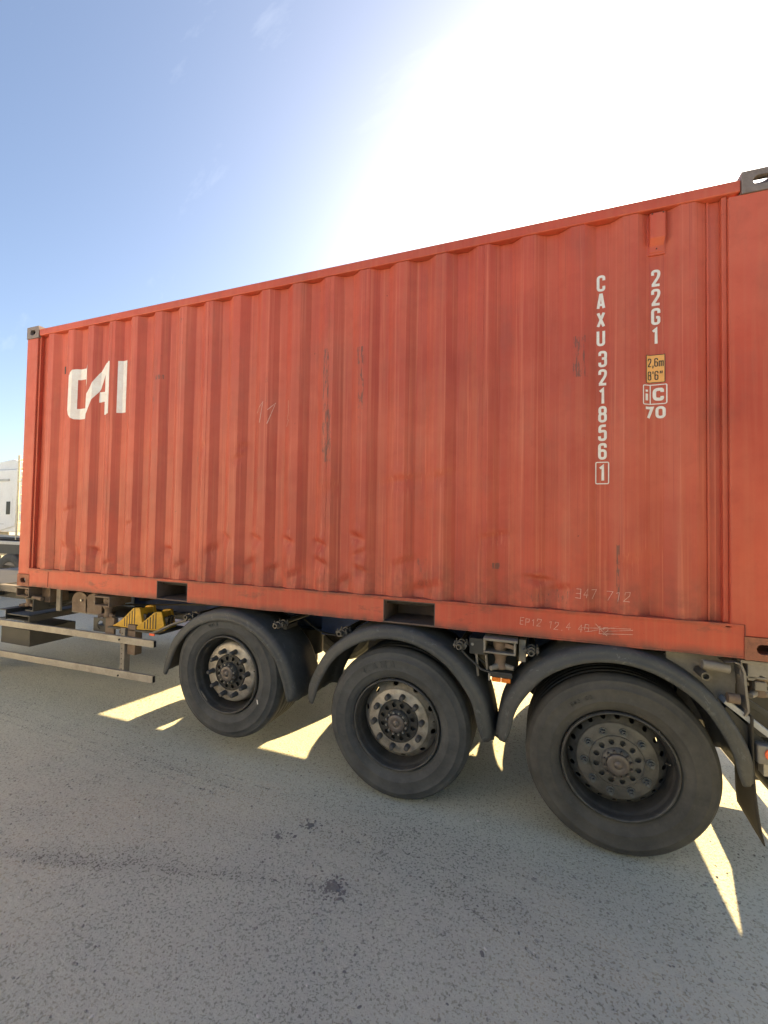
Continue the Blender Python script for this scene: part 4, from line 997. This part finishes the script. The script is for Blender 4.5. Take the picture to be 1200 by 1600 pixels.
bx('chassis_rail', 'grey_steel', cabt, -11.8, -8.4, Y0+.75, Y0+.85, .80, 1.06); bx('chassis_rail', 'grey_steel', cabt, -11.8, -8.4, Y0+1.6, Y0+1.7, .80, 1.06)
for wx in (-12.6, -9.3):
    we = part_empty('wheel', cabt); we.location = (wx, Y0, .5)
    MB().lathe([(.29, .02), (.32, -.01), (.42, -.02), (.48, .0), (.50, .04), (.50, .30), (.30, .32)], 0, 0, 40).build('tyre', 'tyre', we); MB().lathe([(.30, .0), (.27, .05), (.16, .06), (.14, -.01), (.0, -.01)], 0, 0, 32).build('rim', 'rim_grey', we)
    pts = [(wx+.62*math.cos(a), .52+.60*math.sin(a)) for a in [PI*.02+PI*.96*i/16 for i in range(17)]]+[(wx+.56*math.cos(a), .52+.54*math.sin(a)) for a in [PI*.98-PI*.96*i/16 for i in range(17)]]
    MB().prism(pts, 'y', Y0-.02, Y0+.36).build('mudguard', 'light_grey', cabt)
# neighbouring container rig that shades the yard on the left, and unseen rigs added across the lane to bounce or darken light
def rig(x0, x1, y0, wall, label, label_t, box_van=False, H_=2.6, zb=1.18):
    c = thing('parked_container' if not box_van else 'added_box_body', label, 'container' if not box_van else 'box body', None, (x0, y0, zb)); c.location = (0, 0, 0)
    for side, yy, sg in (('near', y0, 1), ('far', y0+2.44, -1)):
        m = MB(); q = []
        if box_van: q = [(x0+.06, 0), (x1-.06, 0)]
        else:
            x = x0+.15
            while x < x1-.3: q += [(x, .0), (x+.072, .0), (x+.14, .036), (x+.21, .036)]; x += .278
            q.append((x1-.1, .0))
        n = len(q); m.add([(a, yy+sg*(.02+b), z) for z in (zb+.16, zb+H_-.06) for a, b in q], [(i, i+1, n+i+1, n+i) for i in range(n-1)]); m.build('side_wall', wall, c)
        for a in (x0, x1-.12): MB().box(a, a+.12, yy+sg*.0, yy+sg*.10, zb, zb+H_).build('corner_post', wall, c, .005)
        MB().box(x0+.121, x1-.121, yy+sg*.001, yy+sg*.05, zb, zb+.159).build('bottom_rail', wall, c, .004); MB().box(x0+.121, x1-.121, yy+sg*.001, yy+sg*.06, zb+H_-.07, zb+H_-.002).build('top_rail', wall, c, .004)
    for a in (x0+.03, x1-.06): MB().box(a, a+.03, y0+.101, y0+2.339, zb+.01, zb+H_-.01).build('end_wall', wall, c)
    MB().box(x0+.125, x1-.125, y0+.07, y0+2.37, zb+H_-.03, zb+H_-.004).build('roof', wall, c); MB().box(x0+.125, x1-.125, y0+.07, y0+2.37, zb+.05, zb+.10).build('floor', 'dark', c)
    t = thing('parked_trailer', label_t, 'trailer')
    for yy in (y0+.72, y0+1.6): MB().box(x0+.1, x1-.1, yy, yy+.12, zb-.32, zb-.015).build('main_beam', 'black_steel', t)
    for k in range(3):
        ax = x1-1.3-1.31*k
        for yy, sg in ((y0, 1), (y0+2.44, -1)):
            we = part_empty('wheel', t); we.location = (ax, yy, .5)
            MB().lathe([(.29, sg*.02), (.32, -sg*.01), (.42, -sg*.02), (.48, 0), (.50, sg*.04), (.50, sg*.34), (.30, sg*.36)], 0, 0, 40).build('tyre', 'tyre', we); MB().lathe([(.30, 0), (.27, sg*.05), (.25, sg*.1), (.16, sg*.06), (.14, 0), (.0, 0)], 0, 0, 32).build('rim', 'rim_grey', we)
        MB().tube([(ax, y0+.2, .5), (ax, y0+2.24, .5)], .07, 12).build('axle', 'black_steel', t)
    for yy in (y0+.35, y0+1.95): MB().box(x0+2.2, x0+2.35, yy, yy+.15, .05, zb-.33).build('landing_leg', 'black_steel', t)
    MB().box(x0+2.1, x0+2.45, y0+.3, y0+2.15, zb-.33, zb-.321).build('cross_beam', 'black_steel', t)
rig(-9.9, 2.08, 6.5, 'blue', 'long blue shipping container parked parallel in the row behind the red container', 'black trailer carrying the long blue container in the row behind')
rig(-10.6, .8, -8.0, 'white_paint', 'unseen white box body added across the lane, further left, to bounce sunlight onto the red container', 'unseen trailer added under the white box body across the lane, further left', True, 2.75)  # added out of view as a sunlit reflector for the shaded wall
rig(4.4, 18.0, -8.4, 'tarp', 'unseen dark green tarpaulin body added across the lane, straight behind the viewpoint, to darken that side', 'unseen trailer added under the dark green body straight across the lane', True, 2.75)  # added out of view to keep the right-facing rib slopes darker

# pale ladder frame between cab and trailer
ladt = thing('access_ladder', 'cream painted access ladder rack standing behind the white truck cab', 'ladder')
for yy in (5.8, 6.2): MB().tube([(-10.45, yy, .0), (-10.45, yy, 3.78)], .035, 10).build('upright', 'cream', ladt)
for i in range(13): MB().tube([(-10.45, 5.8, .3+.28*i), (-10.45, 6.2, .3+.28*i)], .018, 8).build('rung', 'cream', ladt)
for zz_ in (3.6, 2.95): MB().tube([(-10.45, 5.8, zz_), (-10.2, 5.8, zz_+.03), (-10.15, 5.8, zz_-.2)], .02, 8).build('hook', 'cream', ladt)

ft = thing('flatbed_trailer', 'empty dark skeletal trailer with pale deck edges parked behind the container', 'trailer')
def fb(name, mat, *a): return bx(name, mat, ft, *a)
FY = 3.5
fb('deck_edge', 'light_grey', -12.0, -3.0, FY, FY+.08, 1.20, 1.27); fb('deck_edge', 'light_grey', -12.0, -3.0, FY+2.3, FY+2.38, 1.20, 1.27)
fb('side_beam', 'black_steel', -12.0, -3.0, FY+.02, FY+.10, .98, 1.199); fb('side_beam', 'black_steel', -12.0, -3.0, FY+2.28, FY+2.36, .98, 1.199)
for i in range(9): fb('cross_bar', 'black_steel', -11.6+1.0*i, -11.45+1.0*i, FY+.101, FY+2.279, 1.03, 1.17)
fb('lower_rail', 'grey_steel', -12.0, -3.0, FY+.01, FY+.05, .72, .80)
for i in range(2):
    we = part_empty('wheel', ft); we.location = (-5.2-1.35*i, FY, .5)
    MB().lathe([(.29, .02), (.32, -.01), (.42, -.02), (.48, .0), (.50, .04), (.50, .36), (.30, .38)], 0, 0, 40).build('tyre', 'tyre', we); MB().lathe([(.30, .0), (.27, .05), (.25, .1), (.16, .06), (.14, .0), (.0, .0)], 0, 0, 32).build('rim', 'rim_grey', we)
m = MB(); m.prism([(-8.9, 1.27), (-8.2, 1.27), (-7.4, 1.75), (-7.5, 1.79), (-8.25, 1.36), (-8.9, 1.36)], 'y', FY, FY+.12); m.build('headboard_stay', 'light_grey', ft)

# ------------------------------------------------------------ stones, clods, crumbs
def rock(r, seed, flat=.6, sub=1):
    bm = bmesh.new(); bmesh.ops.create_icosphere(bm, subdivisions=sub, radius=r)
    for v_ in bm.verts:
        k = 1+.45*noise.noise(v_.co*(1.2/r)+Vector((seed, seed*2, 0))); v_.co = v_.co*k; v_.co.z *= flat
    return bm
def to_mb(m, bm, loc, rz, s_=(1, 1, 1)):
    ca, sa = math.cos(rz), math.sin(rz)
    vs = []
    for v_ in bm.verts:
        x, y, z = v_.co.x*s_[0], v_.co.y*s_[1], v_.co.z*s_[2]; vs.append((loc[0]+x*ca-y*sa, loc[1]+x*sa+y*ca, loc[2]+z))
    m.add(vs, [tuple(v_.index for v_ in f.verts) for f in bm.faces])
protos = []
for i in range(6):
    b = rock(1.0, i*3.7, .55, 1); b.verts.index_update(); protos.append(b)
grav = MB(); pale = MB(); rnd = random.Random(3)
n = 0
while n < 14000:
    x = rnd.uniform(-1.5, 7.0); y = -2.2+rnd.random()**.9*5.0
    if rnd.random() > .25+.75*max(0, noise.noise(Vector((x*1.2, y*1.2, 4)))+.45): continue
    r = .0016+.0055*rnd.random()**3.5
    to_mb(pale if rnd.random() < .06 else grav, protos[rnd.randrange(6)], (x, y, -.0035+r*.2), rnd.random()*6.3, (r*rnd.uniform(.8, 1.6), r, r)); n += 1
o = grav.build('gravel', 'stone', fix=False); o['kind'] = 'stuff'; o['label'] = 'small grey grit scattered over the yard surface'; o['category'] = 'gravel'
o = pale.build('gravel', 'stone_pale', fix=False); o['kind'] = 'stuff'; o['label'] = 'tiny pale chips scattered over the yard surface'; o['category'] = 'gravel'
# crumbled tread marks pressed in lines
crumb = MB()
def track(pts, jit=.012, dens=1.0, r0=.003):
    for (a, b), (c, d) in zip(pts, pts[1:]):
        L_ = math.hypot(c-a, d-b); k = int(L_*55*dens)
        for i in range(k):
            t = (i+rnd.random())/k
            if noise.noise(Vector(((a+(c-a)*t)*9, b*9, 2))) < -.12: continue
            x = a+(c-a)*t+rnd.gauss(0, jit*.5); y = b+(d-b)*t+rnd.gauss(0, jit)
            r = r0*rnd.uniform(.5, 1.6); to_mb(crumb, protos[rnd.randrange(6)], (x, y, -.0045), rnd.gauss(0, .4), (r*rnd.uniform(1, 3.2), r, r*.35))
track([(-.3, -.15), (.14, -.18), (1.32, -.22), (2.2, -.25), (2.96, -.32)], .006); track([(.1, -.255), (.29, -.26), (1.81, -.31), (2.87, -.40)], .006)
track([(.46, -.04), (1.68, -.10), (3.26, -.24)], .008, .8); track([(4.05, -.40), (4.35, -.42), (4.6, -.48)], .006, .8); track([(4.58, -.31), (4.97, -.33)], .005)
track([(4.55, -.64), (4.93, -.74), (5.15, -.87), (5.3, -1.0)], .006, 1.2); track([(4.20, -.76), (4.47, -.81)], .006); track([(4.93, -.65), (5.52, -.59)], .006, .8)
track([(4.7, -.52), (5.2, -.56)], .006, .8); track([(3.6, -.28), (4.4, -.22)], .012, .5)
track([(2.15, -1.24), (2.53, -1.13), (2.88, -1.05)], .02, 2.2, .0022); track([(3.0, -.96), (3.6, -.76)], .03, 1.0, .0025)
for cx_, cy_, n_, sp_ in ((3.92, -.77, 120, .035), (3.59, -.43, 30, .025), (3.46, -.58, 40, .03), (4.05, -1.0, 14, .12), (3.75, -.55, 20, .2), (4.9, -1.0, 30, .25), (4.4, -1.1, 14, .3), (3.2, -.7, 20, .3), (2.4, -.6, 20, .4)):
    for i in range(n_):
        r = .0035*rnd.uniform(.4, 1.9)*(1.6 if rnd.random() < .2 else 1); to_mb(crumb, protos[rnd.randrange(6)], (cx_+rnd.gauss(0, sp_)*1.3, cy_+rnd.gauss(0, sp_), -.0040), rnd.random()*6, (r*rnd.uniform(1, 2), r, r*.5))
o = crumb.build('tread_crumbs', 'clod', fix=False); o['kind'] = 'stuff'; o['label'] = 'dark crumbs of dirt pressed in tyre tread lines'; o['category'] = 'dirt'
spots = [((3.92, -.77), .021, 'clod', 'largest dark lump of dried mud on the ground, with crumbs round it'), ((3.59, -.43), .014, 'clod', 'small dark mud lump on the ground below the gap between first two wheels'),
         ((3.46, -.58), .013, 'clod', 'flat dark mud smear lump to the left of the smaller mud lump'), ((4.06, -.47), .011, 'stone', 'grey pebble below the second wheel, on its own'),
         ((3.69, -1.09), .008, 'stone', 'dark grey pebble on open ground left of the large mud lump'), ((4.16, .04), .007, 'stone_pale', 'tiny white chip lying right under the second wheel'),
         ((4.53, -.02), .008, 'stone_pale', 'white chip on the ground between the second and third wheels'), ((4.86, -.36), .012, 'stone', 'round grey pebble on the ground below the third wheel')]
for i, ((x, y), r, mt, lb) in enumerate(spots):
    b = rock(r, i*5.1+2, .42, 3)
    for v_ in b.verts: v_.co *= 1+.5*noise.noise(v_.co*(3.2/r)*.6+Vector((i, 0, 4)))
    me = bpy.data.meshes.new('pebble'); b.to_mesh(me); b.free(); me.materials.append(M[mt])
    o = bpy.data.objects.new('mud_lump' if mt == 'clod' else 'pebble', me); C.objects.link(o); o.location = (x, y, -.003+r*.12); o.rotation_euler = (0, 0, i*1.3)
    if mt == 'clod': o.scale = (1.5, 1, .45)
    tag(o, lb, 'mud lump' if mt == 'clod' else 'pebble')
